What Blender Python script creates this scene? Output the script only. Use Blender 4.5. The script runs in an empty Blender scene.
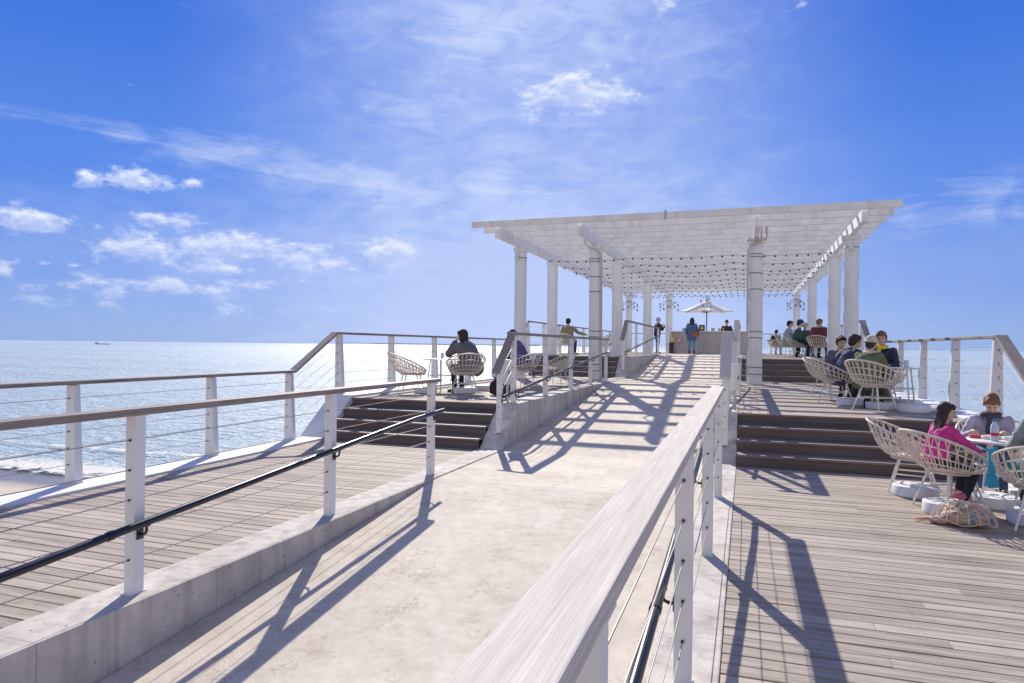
import bpy, bmesh, math, random
from mathutils import Vector, Matrix, Euler
random.seed(7)
R = math.radians
PI = math.pi
sc = bpy.context.scene
C = bpy.data.collections.new("place"); sc.collection.children.link(C)

# ------------------------------------------------------------------ node helpers
class N:
    """tiny wrapper: math on sockets"""
    def __init__(s, nt, sock): s.nt = nt; s.s = sock
    def op(s, o, *a, clamp=False):
        n = s.nt.nodes.new('ShaderNodeMath'); n.operation = o; n.use_clamp = clamp
        for i, v in enumerate((s,) + a):
            if isinstance(v, N): s.nt.links.new(v.s, n.inputs[i])
            else: n.inputs[i].default_value = v
        return N(s.nt, n.outputs[0])
    def __add__(s, o): return s.op('ADD', o)
    def __sub__(s, o): return s.op('SUBTRACT', o)
    def __mul__(s, o): return s.op('MULTIPLY', o)
    def __truediv__(s, o): return s.op('DIVIDE', o)
    def max(s, o): return s.op('MAXIMUM', o)
    def min(s, o): return s.op('MINIMUM', o)
    def pw(s, o): return s.op('POWER', o)
    def rng(s, a, b, c=0.0, d=1.0, smooth=False):
        n = s.nt.nodes.new('ShaderNodeMapRange'); n.clamp = True
        if smooth: n.interpolation_type = 'SMOOTHSTEP'
        s.nt.links.new(s.s, n.inputs[0])
        for i, v in enumerate((a, b, c, d)): n.inputs[i+1].default_value = v
        return N(s.nt, n.outputs[0])

def vec(nt, x, y, z):
    n = nt.nodes.new('ShaderNodeCombineXYZ')
    for i, v in enumerate((x, y, z)):
        if isinstance(v, N): nt.links.new(v.s, n.inputs[i])
        else: n.inputs[i].default_value = v
    return n.outputs[0]
def noise(nt, v, scale, detail=4, rough=.55, dist=0.0, four=None):
    n = nt.nodes.new('ShaderNodeTexNoise')
    if four is not None:
        n.noise_dimensions = '4D'; nt.links.new(four.s, n.inputs['W'])
    nt.links.new(v, n.inputs['Vector'])
    n.inputs['Scale'].default_value = scale; n.inputs['Detail'].default_value = detail
    n.inputs['Roughness'].default_value = rough; n.inputs['Distortion'].default_value = dist
    return N(nt, n.outputs[0])
def mapping(nt, v, scale=(1,1,1), rot=(0,0,0), loc=(0,0,0)):
    n = nt.nodes.new('ShaderNodeMapping'); nt.links.new(v, n.inputs[0])
    n.inputs['Scale'].default_value = scale; n.inputs['Rotation'].default_value = rot; n.inputs['Location'].default_value = loc
    return n.outputs[0]
def mix(nt, f, a, b, mode='MIX'):
    n = nt.nodes.new('ShaderNodeMix'); n.data_type = 'RGBA'; n.blend_type = mode
    if isinstance(f, N): nt.links.new(f.s, n.inputs[0])
    else: n.inputs[0].default_value = f
    for i, v in ((6, a), (7, b)):
        if isinstance(v, tuple): n.inputs[i].default_value = (v + (1,))[:4]
        else: nt.links.new(v, n.inputs[i])
    return n.outputs[2]
def new_mat(name):
    m = bpy.data.materials.new(name); m.use_nodes = True
    nt = m.node_tree; b = nt.nodes['Principled BSDF']
    return m, nt, b
def bump(nt, b, h, strength, dist):
    n = nt.nodes.new('ShaderNodeBump'); n.inputs['Strength'].default_value = strength; n.inputs['Distance'].default_value = dist
    nt.links.new(h.s, n.inputs['Height']); nt.links.new(n.outputs[0], b.inputs['Normal'])
def coords(nt, kind='Object'):
    return nt.nodes.new('ShaderNodeTexCoord').outputs[kind]
def island(nt): return N(nt, nt.nodes.new('ShaderNodeNewGeometry').outputs['Random Per Island'])

def plain(name, col, rough=.6, metal=0.0, var=.12, scale=9.0, bstr=0.0, spec=.5, grime=0.0):
    m, nt, b = new_mat(name)
    o = coords(nt); n = noise(nt, o, scale, 5, .6)
    c = mix(nt, n.rng(.3, .7), tuple(x*(1-var) for x in col), tuple(min(1, x*(1+var)) for x in col))
    if grime:
        gm = noise(nt, mapping(nt, o, (6, 6, .9)), 1.0, 6, .7, .3).rng(.52, .74, 0, grime)
        c = mix(nt, gm, c, tuple(x*y for x, y in zip(col, (.62, .53, .42))))
        sp_ = noise(nt, o, 22, 4, .7).rng(.66, .72, 0, grime)
        c = mix(nt, sp_, c, tuple(x*y for x, y in zip(col, (.5, .36, .25))))
    nt.links.new(c, b.inputs['Base Color'])
    b.inputs['Roughness'].default_value = rough; b.inputs['Metallic'].default_value = metal
    b.inputs['Specular IOR Level'].default_value = spec
    if bstr: bump(nt, b, noise(nt, o, scale*6, 3), bstr, .004)
    return m

def wood(name, dark, light, along='X', rough=.62, grain=1.0, islands=True, stain=.0, spec=.35, fine=1.0):
    m, nt, b = new_mat(name)
    o = coords(nt)
    isl = island(nt)
    la, ac = 1.3*max(1, fine**.7), 38*fine
    s = {'X': (la, ac, ac), 'Y': (ac, la, ac), 'Z': (ac, ac, la)}[along]
    off = isl*37.0
    g = noise(nt, mapping(nt, o, s), 1.0, 6, .65, .6, four=off)
    s2 = tuple(v*.25 if v > 12 else v*.6 for v in s)
    g2 = noise(nt, mapping(nt, o, s2), 1.0, 3, .6, .3, four=off)
    f = (g-.5)*(1.9*grain) + (g2-.5)*1.1
    f = f + (isl*(.34 if islands else 0.0)) + (.31 if islands else .5)
    big = noise(nt, o, .5, 3, .5)
    f = f + (big-.5)*.5
    c = mix(nt, f.rng(0, 1), dark, light)
    if stain:
        st = noise(nt, mapping(nt, o, (1, 1, 1)), 2.3, 5, .7)
        c = mix(nt, st.rng(.58, .75, 0, stain), c, tuple(x*.5 for x in dark))
    if along == 'X' and stain:      # pairs of sunken screw heads along the joists
        sp_ = nt.nodes.new('ShaderNodeSeparateXYZ'); nt.links.new(o, sp_.inputs[0])
        u_ = ((N(nt, sp_.outputs[0])*(1/.6)).op('FRACT')-.5)*.6
        v_ = (((N(nt, sp_.outputs[1])+5.005)*(1/.056)).op('FRACT')-.5)*.056
        dot = (u_*u_+v_*v_).op('SQRT').rng(.003, .0055, .8, 0)
        c = mix(nt, dot, c, (.06, .05, .045))
    nt.links.new(c, b.inputs['Base Color'])
    rg = g.rng(.3, .7, rough-.08, rough+.12); nt.links.new(rg.s, b.inputs['Roughness'])
    bump(nt, b, g, .5, .003); b.inputs['Specular IOR Level'].default_value = spec
    return m

def concrete(name, a, b_, ramp=False):
    m, nt, b = new_mat(name)
    o = coords(nt)
    n1 = noise(nt, o, 1.1, 6, .62); n2 = noise(nt, o, 9, 5, .6); n3 = noise(nt, o, 120, 3, .7)
    f = (n1-.5)*(1.5 if ramp else 2.4) + (n2-.5)*1.2 + (n3-.5)*1.0 + .5
    c = mix(nt, f.rng(0, 1), a, b_)
    if ramp:
        # brown curling trowel marks and traffic dirt
        w = noise(nt, mapping(nt, o, (1, 1.5, 1)), 9.0, 4, .6, 1.2)
        line = (w-.5).op('ABSOLUTE').rng(0, .045, 1, 0)
        gate = noise(nt, o, 3.5, 4, .65).rng(.49, .60)
        c = mix(nt, line*gate*.62, c, (.34, .25, .16))
        sp_ = nt.nodes.new('ShaderNodeSeparateXYZ'); nt.links.new(o, sp_.inputs[0])
        edge = (N(nt, sp_.outputs[0])-KL[1]).rng(.05, .75, 1, 0)*noise(nt, o, 3.0, 5, .7).rng(.35, .7)
        c = mix(nt, edge*.5, c, (.33, .27, .20))
        w2 = noise(nt, mapping(nt, o, (1.7, .35, 1)), 2.0, 5, .6, .4)
        c = mix(nt, w2.rng(.52, .72, 0, .13), c, (.36, .30, .24))
        spot = nt.nodes.new('ShaderNodeTexVoronoi'); nt.links.new(o, spot.inputs['Vector']); spot.inputs['Scale'].default_value = 3.1
        c = mix(nt, N(nt, spot.outputs['Distance']).rng(.012, .03, .45, 0), c, (.2, .16, .12))
    else:
        st = noise(nt, mapping(nt, o, (7, 7, .55)), 1.0, 5, .6, .2)
        c = mix(nt, st.rng(.47, .70, 0, .6), c, tuple(x*.55 for x in a))
        vo = nt.nodes.new('ShaderNodeTexVoronoi'); nt.links.new(o, vo.inputs['Vector']); vo.inputs['Scale'].default_value = 15
        sz = noise(nt, o, 6, 2).rng(.45, .7, .0, .16)
        pit = (N(nt, vo.outputs['Distance']) - sz).rng(0, .03, 1, 0)
        c = mix(nt, pit*.7, c, (.12, .11, .10))
        sep = nt.nodes.new('ShaderNodeSeparateXYZ'); nt.links.new(o, sep.inputs[0])
        y = N(nt, sep.outputs[1])
        seam = (y*.83).op('FRACT').rng(0, .012, 1, 0)
        c = mix(nt, seam*.45, c, (.16, .14, .12))
    nt.links.new(c, b.inputs['Base Color'])
    b.inputs['Roughness'].default_value = .85; b.inputs['Specular IOR Level'].default_value = .22
    bump(nt, b, n2*.7 + n3*.4, .35, .004)
    return m

KL = (-3.60, -3.26)
M = {}
M['deck'] = wood('weathered deck boards', (.19, .156, .127), (.58, .505, .43), 'X', .74, .95, True, .4, .18, 2.4)
M['deck_shade'] = wood('shade tinted stair boards', (.085, .066, .066), (.175, .14, .14), 'X', .6)  # same deck wood made darker: the risers' shade is painted into the colour
M['deck_side'] = wood('bleached stair board', (.18, .14, .125), (.30, .24, .215), 'X', .6)
M['rail'] = wood('silvered rail timber', (.16, .13, .11), (.42, .36, .32), 'Y', .6, 1.3, False, 0.0, .25, 3.0)
M['rail_pale'] = wood('white washed rail timber', (.46, .415, .36), (.78, .725, .65), 'Y', .8, .9, False, 0.0, .12, 6.5)
M['ramp'] = concrete('ramp concrete', (.50, .435, .355), (.76, .69, .585), True)
M['kerb'] = concrete('kerb concrete', (.46, .42, .37), (.69, .64, .575))
M['white'] = plain('white painted steel', (.78, .78, .785), .4, var=.05, scale=5, grime=.16)
M['whitewood'] = plain('white painted timber', (.79, .78, .775), .6, var=.12, scale=2.6, bstr=.15, grime=.45)
M['column'] = plain('white painted column', (.74, .74, .75), .5, var=.05, scale=2, grime=.3)
M['strip'] = plain('white edge paint', (.74, .74, .75), .6, var=.06, scale=3, grime=.3)
M['black'] = plain('black tube coating', (.018, .019, .023), .28, var=.2)
M['cable'] = plain('stainless cable', (.30, .28, .26), .5, .6, .05)
M['rattan'] = plain('ivory wicker', (.68, .61, .51), .5, var=.22, scale=18)
M['legpaint'] = plain('ivory steel', (.78, .77, .70), .4, var=.05)
M['plastic'] = plain('white plastic', (.74, .74, .76), .5, var=.06, scale=6, grime=.35)
M['cushion'] = plain('cream cushion', (.66, .60, .52), .9, var=.06)
M['tabletop'] = plain('pale tabletop', (.72, .70, .66), .35, var=.04)
M['boxgrey'] = plain('grey cabinet paint', (.66, .66, .63), .5, var=.05)
M['barwood'] = wood('bar cladding', (.40, .36, .33), (.60, .56, .52), 'Z', .6)
M['wire'] = plain('dark wire', (.03, .03, .035), .5)
M['conduit'] = plain('beige conduit', (.50, .45, .38), .5)
M['glassbulb'] = plain('frosted bulb glass', (.9, .9, .9), .25)
M['canvas'] = plain('umbrella canvas', (.78, .76, .74), .9, var=.04)
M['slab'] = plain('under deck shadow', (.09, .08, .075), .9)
M['hull'] = plain('far ship hull', (.42, .48, .56), .7)
def cloth(name, col, var=.22): 
    if name not in M: M[name] = plain(name, col, .85, var=var, scale=7, bstr=.3)
    return M[name]
M['skin'] = plain('skin', (.62, .40, .29), .5, var=.05)
M['hairdark'] = plain('dark brown hair', (.035, .022, .018), .7, var=.35, scale=30)
M['hairblack'] = plain('black hair', (.015, .013, .014), .7, var=.35, scale=30)
M['hairbrown'] = plain('reddish brown hair', (.20, .095, .045), .7, var=.3, scale=30)
M['hairgrey'] = plain('grey hair', (.42, .41, .40), .7, var=.2, scale=30)
M['eye'] = plain('eye', (.03, .02, .018), .2)
M['lips'] = plain('lips', (.42, .16, .14), .45)

# ------------------------------------------------------------------ mesh builder
class MB:
    def __init__(s): s.v = []; s.f = []; s.sm = []
    def _add(s, vs, fs, smooth=False):
        k = len(s.v); s.v += [tuple(p) for p in vs]
        s.f += [tuple(i+k for i in f) for f in fs]; s.sm += [smooth]*len(fs); return s
    def box(s, x0, x1, y0, y1, z0, z1):
        return s.hexa([(x0,y0,z0),(x1,y0,z0),(x1,y1,z0),(x0,y1,z0),(x0,y0,z1),(x1,y0,z1),(x1,y1,z1),(x0,y1,z1)])
    def hexa(s, p):
        return s._add(p, [(0,3,2,1),(4,5,6,7),(0,1,5,4),(1,2,6,5),(2,3,7,6),(3,0,4,7)])
    def prism_x(s, prof, x0, x1):          # profile of (y, z), extruded along x
        n = len(prof)
        vs = [(x0,y,z) for y,z in prof] + [(x1,y,z) for y,z in prof]
        fs = [tuple(range(n)), tuple(range(2*n-1, n-1, -1))]
        fs += [(i, i+n, (i+1) % n+n, (i+1) % n) for i in range(n)]
        return s._add(vs, fs)
    def tube(s, pts, r, seg=8, closed=False, cap=True):
        pts = [Vector(p) for p in pts]; n = len(pts); rs = r if isinstance(r, (list, tuple)) else [r]*n
        vs = []; prev = None
        for i, p in enumerate(pts):
            if closed: t = pts[(i+1) % n]-pts[i-1]
            else: t = pts[min(i+1, n-1)]-pts[max(i-1, 0)]
            t.normalize()
            if prev is None:
                a = Vector((0,0,1)) if abs(t.z) < .9 else Vector((1,0,0)); u = t.cross(a).normalized()
            else: u = (prev - t*prev.dot(t)).normalized()
            prev = u; w = t.cross(u)
            for k in range(seg):
                a = 2*PI*k/seg; vs.append(p + (u*math.cos(a)+w*math.sin(a))*rs[i])
        fs = []
        for i in range(n if closed else n-1):
            j = (i+1) % n
            for k in range(seg):
                l = (k+1) % seg; fs.append((i*seg+k, i*seg+l, j*seg+l, j*seg+k))
        s._add(vs, fs, True)
        if cap and not closed:
            k0 = len(s.v)-len(vs)
            s.f.append(tuple(k0+k for k in range(seg-1, -1, -1))); s.sm.append(False)
            s.f.append(tuple(k0+(n-1)*seg+k for k in range(seg))); s.sm.append(False)
        return s
    def lathe(s, prof, seg=24, c=(0,0,0), smooth=True):   # prof of (r, z)
        vs = []; n = len(prof)
        for r, z in prof:
            for k in range(seg):
                a = 2*PI*k/seg; vs.append((c[0]+r*math.cos(a), c[1]+r*math.sin(a), c[2]+z))
        fs = [(i*seg+k, i*seg+(k+1) % seg, (i+1)*seg+(k+1) % seg, (i+1)*seg+k) for i in range(n-1) for k in range(seg)]
        s._add(vs, fs, smooth); k0 = len(s.v)-len(vs)
        if prof[0][0] > 1e-4: s.f.append(tuple(k0+k for k in range(seg-1, -1, -1))); s.sm.append(False)
        if prof[-1][0] > 1e-4: s.f.append(tuple(k0+(n-1)*seg+k for k in range(seg))); s.sm.append(False)
        return s
    def ell(s, c, r, m=None, seg=12, rings=8):
        vs = []; fs = []
        for i in range(rings+1):
            th = PI*i/rings
            for k in range(seg):
                a = 2*PI*k/seg
                p = Vector((r[0]*math.sin(th)*math.cos(a), r[1]*math.sin(th)*math.sin(a), r[2]*math.cos(th)))
                if m is not None: p = m @ p
                vs.append(p+Vector(c))
        for i in range(rings):
            for k in range(seg):
                l = (k+1) % seg; fs.append((i*seg+k, (i+1)*seg+k, (i+1)*seg+l, i*seg+l))
        return s._add(vs, fs, True)
    def cap(s, p0, p1, r0, r1, seg=12):
        p0 = Vector(p0); p1 = Vector(p1); t = (p1-p0)
        L = t.length; t = t.normalized() if L > 1e-6 else Vector((0,0,1))
        a = Vector((0,0,1)) if abs(t.z) < .9 else Vector((1,0,0)); u = t.cross(a).normalized(); w = t.cross(u)
        vs = []; rr = []
        for i in range(0, 5):
            q = -PI/2 + PI/2*i/4; rr.append((p0+t*(r0*math.sin(q)), max(r0*math.cos(q), 1e-4)))
        for i in range(0, 5):
            q = PI/2*i/4; rr.append((p1+t*(r1*math.sin(q)), max(r1*math.cos(q), 1e-4)))
        for p, r in rr:
            for k in range(seg):
                b = 2*PI*k/seg; vs.append(p+(u*math.cos(b)+w*math.sin(b))*r)
        n = len(rr)
        fs = [(i*seg+k, i*seg+(k+1) % seg, (i+1)*seg+(k+1) % seg, (i+1)*seg+k) for i in range(n-1) for k in range(seg)]
        fs += [tuple(range(seg-1, -1, -1)), tuple((n-1)*seg+k for k in range(seg))]
        return s._add(vs, fs, True)
    def mesh(s, name):
        me = bpy.data.meshes.new(name); me.from_pydata(s.v, [], s.f)
        me.polygons.foreach_set('use_smooth', s.sm); me.update()
        bm = bmesh.new(); bm.from_mesh(me); bmesh.ops.recalc_face_normals(bm, faces=bm.faces); bm.to_mesh(me); bm.free()
        if any(s.sm): me.set_sharp_from_angle(angle=R(42))
        return me
    def build(s, name, mat, parent=None, bevel=0.0, loc=None):
        me = s.mesh(name); me.materials.append(mat)
        o = bpy.data.objects.new(name, me); C.objects.link(o)
        if parent is not None: o.parent = parent
        if loc: o.location = loc
        if bevel:
            b = o.modifiers.new('bevel', 'BEVEL'); b.width = bevel; b.segments = 2; b.limit_method = 'ANGLE'
        return o

def tag(o, label=None, cat=None, group=None, kind=None):
    if label: o['label'] = label
    if cat: o['category'] = cat
    if group: o['group'] = group
    if kind: o['kind'] = kind
    return o
def thing(name, label, cat, loc=(0,0,0), rz=0.0, group=None, s=1.0):
    o = bpy.data.objects.new(name, None); C.objects.link(o)
    o.location = loc; o.rotation_euler = (0, 0, rz); o.scale = (s, s, s); o.empty_display_size = .2
    return tag(o, label, cat, group)
def copy_tree(o, parent=None):
    c = o.copy(); C.objects.link(c); c.parent = parent
    for ch in list(o.children): copy_tree(ch, c)
    return c

# ------------------------------------------------------------------ layout constants (metres; y runs up the ramp towards the bar)
XL, XR = -6.60, 3.00          # outer edges of the pier
KL = (-3.60, -3.26); KR = (-.42, -.10)
S1, S2 = 9.10, 19.70          # foot of the two flights
RUN = .27; RISE = .15; SL = 3*RUN
T1, T2 = S1+SL, S2+SL
YEND = 39.2; Y0 = -5.0
def ramp_z(y):
    g = .078
    if y < 6.95: return (y-6.95)*g
    if y < S1: return 0
    if y < S1+.6/g: return (y-S1)*g
    if y < S2: return .6
    if y < S2+.6/g: return .6+(y-S2)*g
    return 1.2

# ------------------------------------------------------------------ ground, sea, sky parts
m, nt, b = new_mat('sea water')
o = coords(nt)
cam = nt.nodes.new('ShaderNodeNewGeometry')
w0 = noise(nt, mapping(nt, o, (.10, .22, .1), (0, 0, R(12))), 1.0, 3, .5)
w1 = noise(nt, mapping(nt, o, (.9, 1.9, .5), (0, 0, R(8))), 1.0, 4, .6, .5)
w2 = noise(nt, mapping(nt, o, (3.6, 6.5, 2), (0, 0, R(-10))), 1.0, 4, .6, .6)
h = w0*.8 + w1*.55 + w2*.17
bump(nt, b, h, 1.0, .72)
tone = noise(nt, mapping(nt, o, (.004, .03, .01)), 1.0, 4, .6)
nt.links.new(mix(nt, tone.rng(.35, .65), (.39, .49, .53), (.50, .59, .63)), b.inputs['Base Color'])
b.inputs['Roughness'].default_value = .34; b.inputs['Specular IOR Level'].default_value = .17
b.inputs['IOR'].default_value = 1.33
M['sea'] = m
s = MB(); s._add([(-30000,12,-2.5),(30000,12,-2.5),(30000,40000,-2.5),(-30000,40000,-2.5)], [(0,1,2,3)])
s._add([(-30000,-30000,-2.9),(30000,-30000,-2.9),(30000,12,-2.9),(-30000,12,-2.9)], [(0,1,2,3)])
tag(s.build('sea', M['sea']), 'pale rippled sea glittering under the sun', kind='structure')

m, nt, b = new_mat('beach sand'); o = coords(nt)
n1 = noise(nt, o, .6, 5, .6); n2 = noise(nt, o, 30, 3)
c = mix(nt, n1.rng(.3, .7), (.40, .33, .26), (.56, .48, .39))
sp = nt.nodes.new('ShaderNodeSeparateXYZ'); nt.links.new(o, sp.inputs[0])
wet = (N(nt, sp.outputs[1]) + (n1-.5)*1.6).rng(12.6, 13.6)
c = mix(nt, wet, c, (.22, .185, .155)); nt.links.new(c, b.inputs['Base Color'])
nt.links.new(wet.rng(0, 1, .9, .22).s, b.inputs['Roughness'])
bump(nt, b, n2 + noise(nt, o, 2.5, 4)*2, .4, .02)
M['sand'] = m
s = MB(); nx, ny = 60, 24; X0, X1 = -160, 160
for j in range(ny+1):
    y = -60 + 77*j/ny
    for i in range(nx+1):
        x = X0+(X1-X0)*i/nx
        z = -2.44 + max(0, 14-y)*.028 - max(0, y-14)*.09 + .05*math.sin(x*.23)+.03*math.sin(x*.71+y)
        s.v.append((x, y, min(z, -1.9)))
for j in range(ny):
    for i in range(nx):
        a = j*(nx+1)+i; s.f.append((a, a+1, a+nx+2, a+nx+1)); s.sm.append(True)
tag(s.build('beach', M['sand']), 'strip of tan sand beside the pier', kind='structure')

m, nt, b = new_mat('sea foam'); o = coords(nt)
n = noise(nt, mapping(nt, o, (1.1, 2.2, 1)), 1.4, 7, .72, .8)
sp = nt.nodes.new('ShaderNodeSeparateXYZ'); nt.links.new(o, sp.inputs[0]); y = N(nt, sp.outputs[1])
prof = ((y-15.4).op('ABSOLUTE')).rng(0, 1.4, .25, -.13)
prof2 = ((y-18.6).op('ABSOLUTE')).rng(0, .7, .12, -.25)
a = (n + prof.max(prof2)).rng(.56, .66)
nt.links.new(a.s, b.inputs['Alpha']); b.inputs['Base Color'].default_value = (.74, .72, .66, 1); b.inputs['Roughness'].default_value = .7
bump(nt, b, n, .8, .08); M['foam'] = m
s = MB(); nx = 120
for j in range(13):
    for i in range(nx+1):
        x = -90+130*i/nx; y = 13.2+.55*j
        hz = .16*math.exp(-((y-15.9-.5*math.sin(x*.21))/.55)**2)+.05*math.exp(-((y-18.6)/.5)**2)
        s.v.append((x, y, -2.42+hz+.02*math.sin(x*1.3+y)))
for j in range(12):
    for i in range(nx):
        q = j*(nx+1)+i; s.f.append((q, q+1, q+nx+2, q+nx+1)); s.sm.append(True)
tag(s.build('foam', M['foam']), 'broken white wave foam along the sand', kind='stuff')

# distant shore and ship
s = MB(); random.seed(3)
m_far = plain('far shore haze tint', (.62, .68, .76), .9)  # pale blue colour stands in for haze over the distant land
for k in range(34):
    x = -7700+k*110; hh = 8+random.random()*16
    s.box(x, x+random.uniform(70, 130), 13000, 13200, -3, hh)
tag(s.build('far_shore', m_far), 'low blue line of land on the horizon', kind='structure')
sh = thing('cargo_ship', 'long low vessel, tiny on the sea at the far left', 'ship', (-735, 620, -2.55), R(8))
sh.scale = (.2, .2, .2)
s = MB(); s.hexa([(-46,-6,0),(46,-6,0),(46,6,0),(-46,6,0),(-50,-7,5.5),(53,-7,5.5),(53,7,5.5),(-50,7,5.5)]); s.build('hull', M['hull'], sh)
s = MB(); s.box(-44,-32,-6,6,5.5,13); s.box(-42,-36,-5,5,13,15); s.build('bridge', M['plastic'], sh)

# ------------------------------------------------------------------ decks, ramp, kerbs
def deck(name, x0, x1, y0, y1, z, mat='deck', pitch=.112, gap=.0098):
    s = MB(); y = y0; rr = random.Random(name+str(x0))
    L = x1-x0; k = 0
    while y < y1-.02:
        w = min(pitch, y1-y)-gap
        cut = x0+L*rr.choice((.28, .5, .72, .62, .4))
        xs = [x0, cut-.0012, cut+.0012, x1] if rr.random() < .6 else [x0, x1]
        for a in range(0, len(xs), 2):
            dz = rr.uniform(-.0015, .0015)
            s.box(xs[a], xs[a+1], y, y+w, z-.03, z+dz)
        y += pitch
    o = s.build(name, M[mat], bevel=.002)
    return tag(o, kind='structure')
deck('deck_boards', XL+.42, KL[0]-.003, Y0, S1-.01, 0)
deck('deck_boards', KR[1]+.003, XR-.36, Y0, S1-.01, 0)
deck('deck_boards', XL+.42, KL[0]-.003, T1+.005, S2-.01, .6)
deck('deck_boards', KR[1]+.003, XR-.36, T1+.005, S2-.01, .6)
deck('deck_boards', XL+.42, KL[0]-.003, T2+.005, YEND, 1.2)
deck('deck_boards', KR[1]+.003, XR-.36, T2+.005, YEND, 1.2)
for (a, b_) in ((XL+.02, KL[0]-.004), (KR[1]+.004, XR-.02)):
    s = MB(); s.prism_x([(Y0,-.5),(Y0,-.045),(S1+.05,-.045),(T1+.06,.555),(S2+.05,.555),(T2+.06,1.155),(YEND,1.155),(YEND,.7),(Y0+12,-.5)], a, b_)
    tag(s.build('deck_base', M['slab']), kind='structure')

s = MB()
for a, b_ in ((Y0, -1.6), (-1.6, 2.42)):
    s.prism_x([(a+.004,ramp_z(a)),(b_-.004,ramp_z(b_)),(b_-.004,-1.4),(a+.004,-1.4)], KL[1]+.006, KR[0]-.006)
kk = [2.42, 6.95, S1, S1+7.692]; s.prism_x([(y+(.004 if y == 2.42 else 0), ramp_z(y+1e-6)) for y in kk]+[(S1+7.69,-1.4),(2.424,-1.4)], KL[1]+.006, KR[0]-.006)
for y0, y1 in ((S1+7.692,S2),(S2,23.5),(23.5,S2+7.692),(S2+7.692,33.0),(33.0,YEND)):
    s.prism_x([(y0+.003,ramp_z(y0+1e-6)),(y1-.003,ramp_z(y1-1e-6)),(y1-.003,-.6),(y0+.003,-.6)], KL[1]+.006, KR[0]-.006)
tag(s.build('ramp', M['ramp'], bevel=.003), 'pale concrete ramp rising to the bar', kind='structure')
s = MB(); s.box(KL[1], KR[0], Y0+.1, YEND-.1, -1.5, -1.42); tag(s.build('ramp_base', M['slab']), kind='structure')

prof = [(Y0,-1.5),(Y0,.012),(S1+.02,.012),(T1+.02,.612),(S2+.02,.612),(T2+.02,1.212),(28.6,1.212),(28.6,-1.5)]
for (x0, x1) in (KL, KR):
    s = MB(); s.prism_x(prof, x0, x1)
    if x0 == KR[0]: pass
    k = s.build('kerb', M['kerb'], bevel=.008); tag(k, kind='structure')
s = MB(); s.box(KL[0], KL[1], 28.61, YEND, .5, 1.2); s.box(KR[0], KR[1], 28.61, YEND, .5, 1.2); tag(s.build('kerb', M['kerb']), kind='structure')
# white edge strips (steel channel with sloped cheeks beside the flights)
prof2 = [(Y0,-.32),(Y0,.03),(S1-.02,.03),(T1+.0,.64),(S2-.02,.64),(T2,1.24),(YEND+.02,1.24),(YEND+.02,.9),(T2+.1,.9),(S2+.1,.3),(T1+.1,.3),(S1+.1,-.32)]
for (x0, x1) in ((XL-.02, XL+.41), (XR-.35, XR+.02)):
    s = MB(); s.prism_x(prof2, x0, x1)
    tag(s.build('edge_beam', M['strip'], bevel=.01), kind='structure')
s = MB(); s.box(XL+.45, XR-.4, YEND+.002, YEND+.18, .9, 1.22); tag(s.build('edge_beam', M['strip']), kind='structure')
# pier supports
s = MB()
for y in range(-3, 39, 6):
    for x in (XL+.5, -3.4, -.3, XR-.5): s.lathe([(.22, -6), (.22, -.5 if y < 12 else (.0 if y < 24 else .6))], 14, (x, y, 0))
tag(s.build('pier_piles', M['kerb']), kind='structure')

def flight(x0, x1, y0, zb, label):
    t = thing('deck_stairs', label, 'stairs', (0, y0, zb), 0, 'short flights of deck steps')
    for i in range(4):
        s = MB(); s.box(x0, x1, i*RUN, i*RUN+.02, i*RISE, (i+1)*RISE-.027); s.build('riser', M['deck_shade'], t)
        s = MB()
        if i < 3:
            s.box(x0, x1, i*RUN-.015, i*RUN+RUN/2-.018, (i+1)*RISE-.027, (i+1)*RISE); s.box(x0, x1, i*RUN+RUN/2-.012, i*RUN+RUN-.001, (i+1)*RISE-.027, (i+1)*RISE)
        else: s.box(x0, x1, i*RUN-.015, i*RUN+.004, (i+1)*RISE-.027, (i+1)*RISE-.001)
        s.build('tread', M['deck_side'], t, bevel=.003)
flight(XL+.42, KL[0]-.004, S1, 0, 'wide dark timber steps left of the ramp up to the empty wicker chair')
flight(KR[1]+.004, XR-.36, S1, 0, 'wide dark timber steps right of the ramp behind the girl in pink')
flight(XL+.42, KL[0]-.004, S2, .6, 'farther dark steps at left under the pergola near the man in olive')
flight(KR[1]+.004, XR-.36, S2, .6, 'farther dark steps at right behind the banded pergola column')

# ------------------------------------------------------------------ railings
def rail_plank(pts, x, w, th, mat, root, name='top_rail', bev=.004):
    # pts: (y, z of top); closed plank following the path
    top = [(y, z) for y, z in pts]; bot = [(y, z-th) for y, z in reversed(pts)]
    s = MB(); 
    vs = []; n = len(pts)
    for y, z in pts:
        vs += [(x-w/2, y, z), (x+w/2, y, z), (x+w/2, y, z-th), (x-w/2, y, z-th)]
    fs = [(3,2,1,0), tuple((n-1)*4+k for k in range(4))]
    for i in range(n-1):
        for k in range(4): fs.append((i*4+k, i*4+(k+1) % 4, (i+1)*4+(k+1) % 4, (i+1)*4+k))
    s._add(vs, fs)
    return s.build(name, mat, root, bevel=bev)
fit_mb = MB(); fit_mb.tube([(0,-.046,0),(0,.046,0)], .0075, 8); fit_me = fit_mb.mesh('cable_fitting'); fit_me.materials.append(M['wire'])
def fitting(parent, loc, k=1.0):
    o = bpy.data.objects.new('cable_fitting', fit_me); C.objects.link(o); o.parent = parent; o.location = loc; o.scale = (k, k, k)
def interp(pts, y):
    for (a, za), (b_, zb) in zip(pts, pts[1:]):
        if a <= y <= b_: return za+(zb-za)*(y-a)/(b_-a)
    return pts[0][1] if y < pts[0][0] else pts[-1][1]
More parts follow.
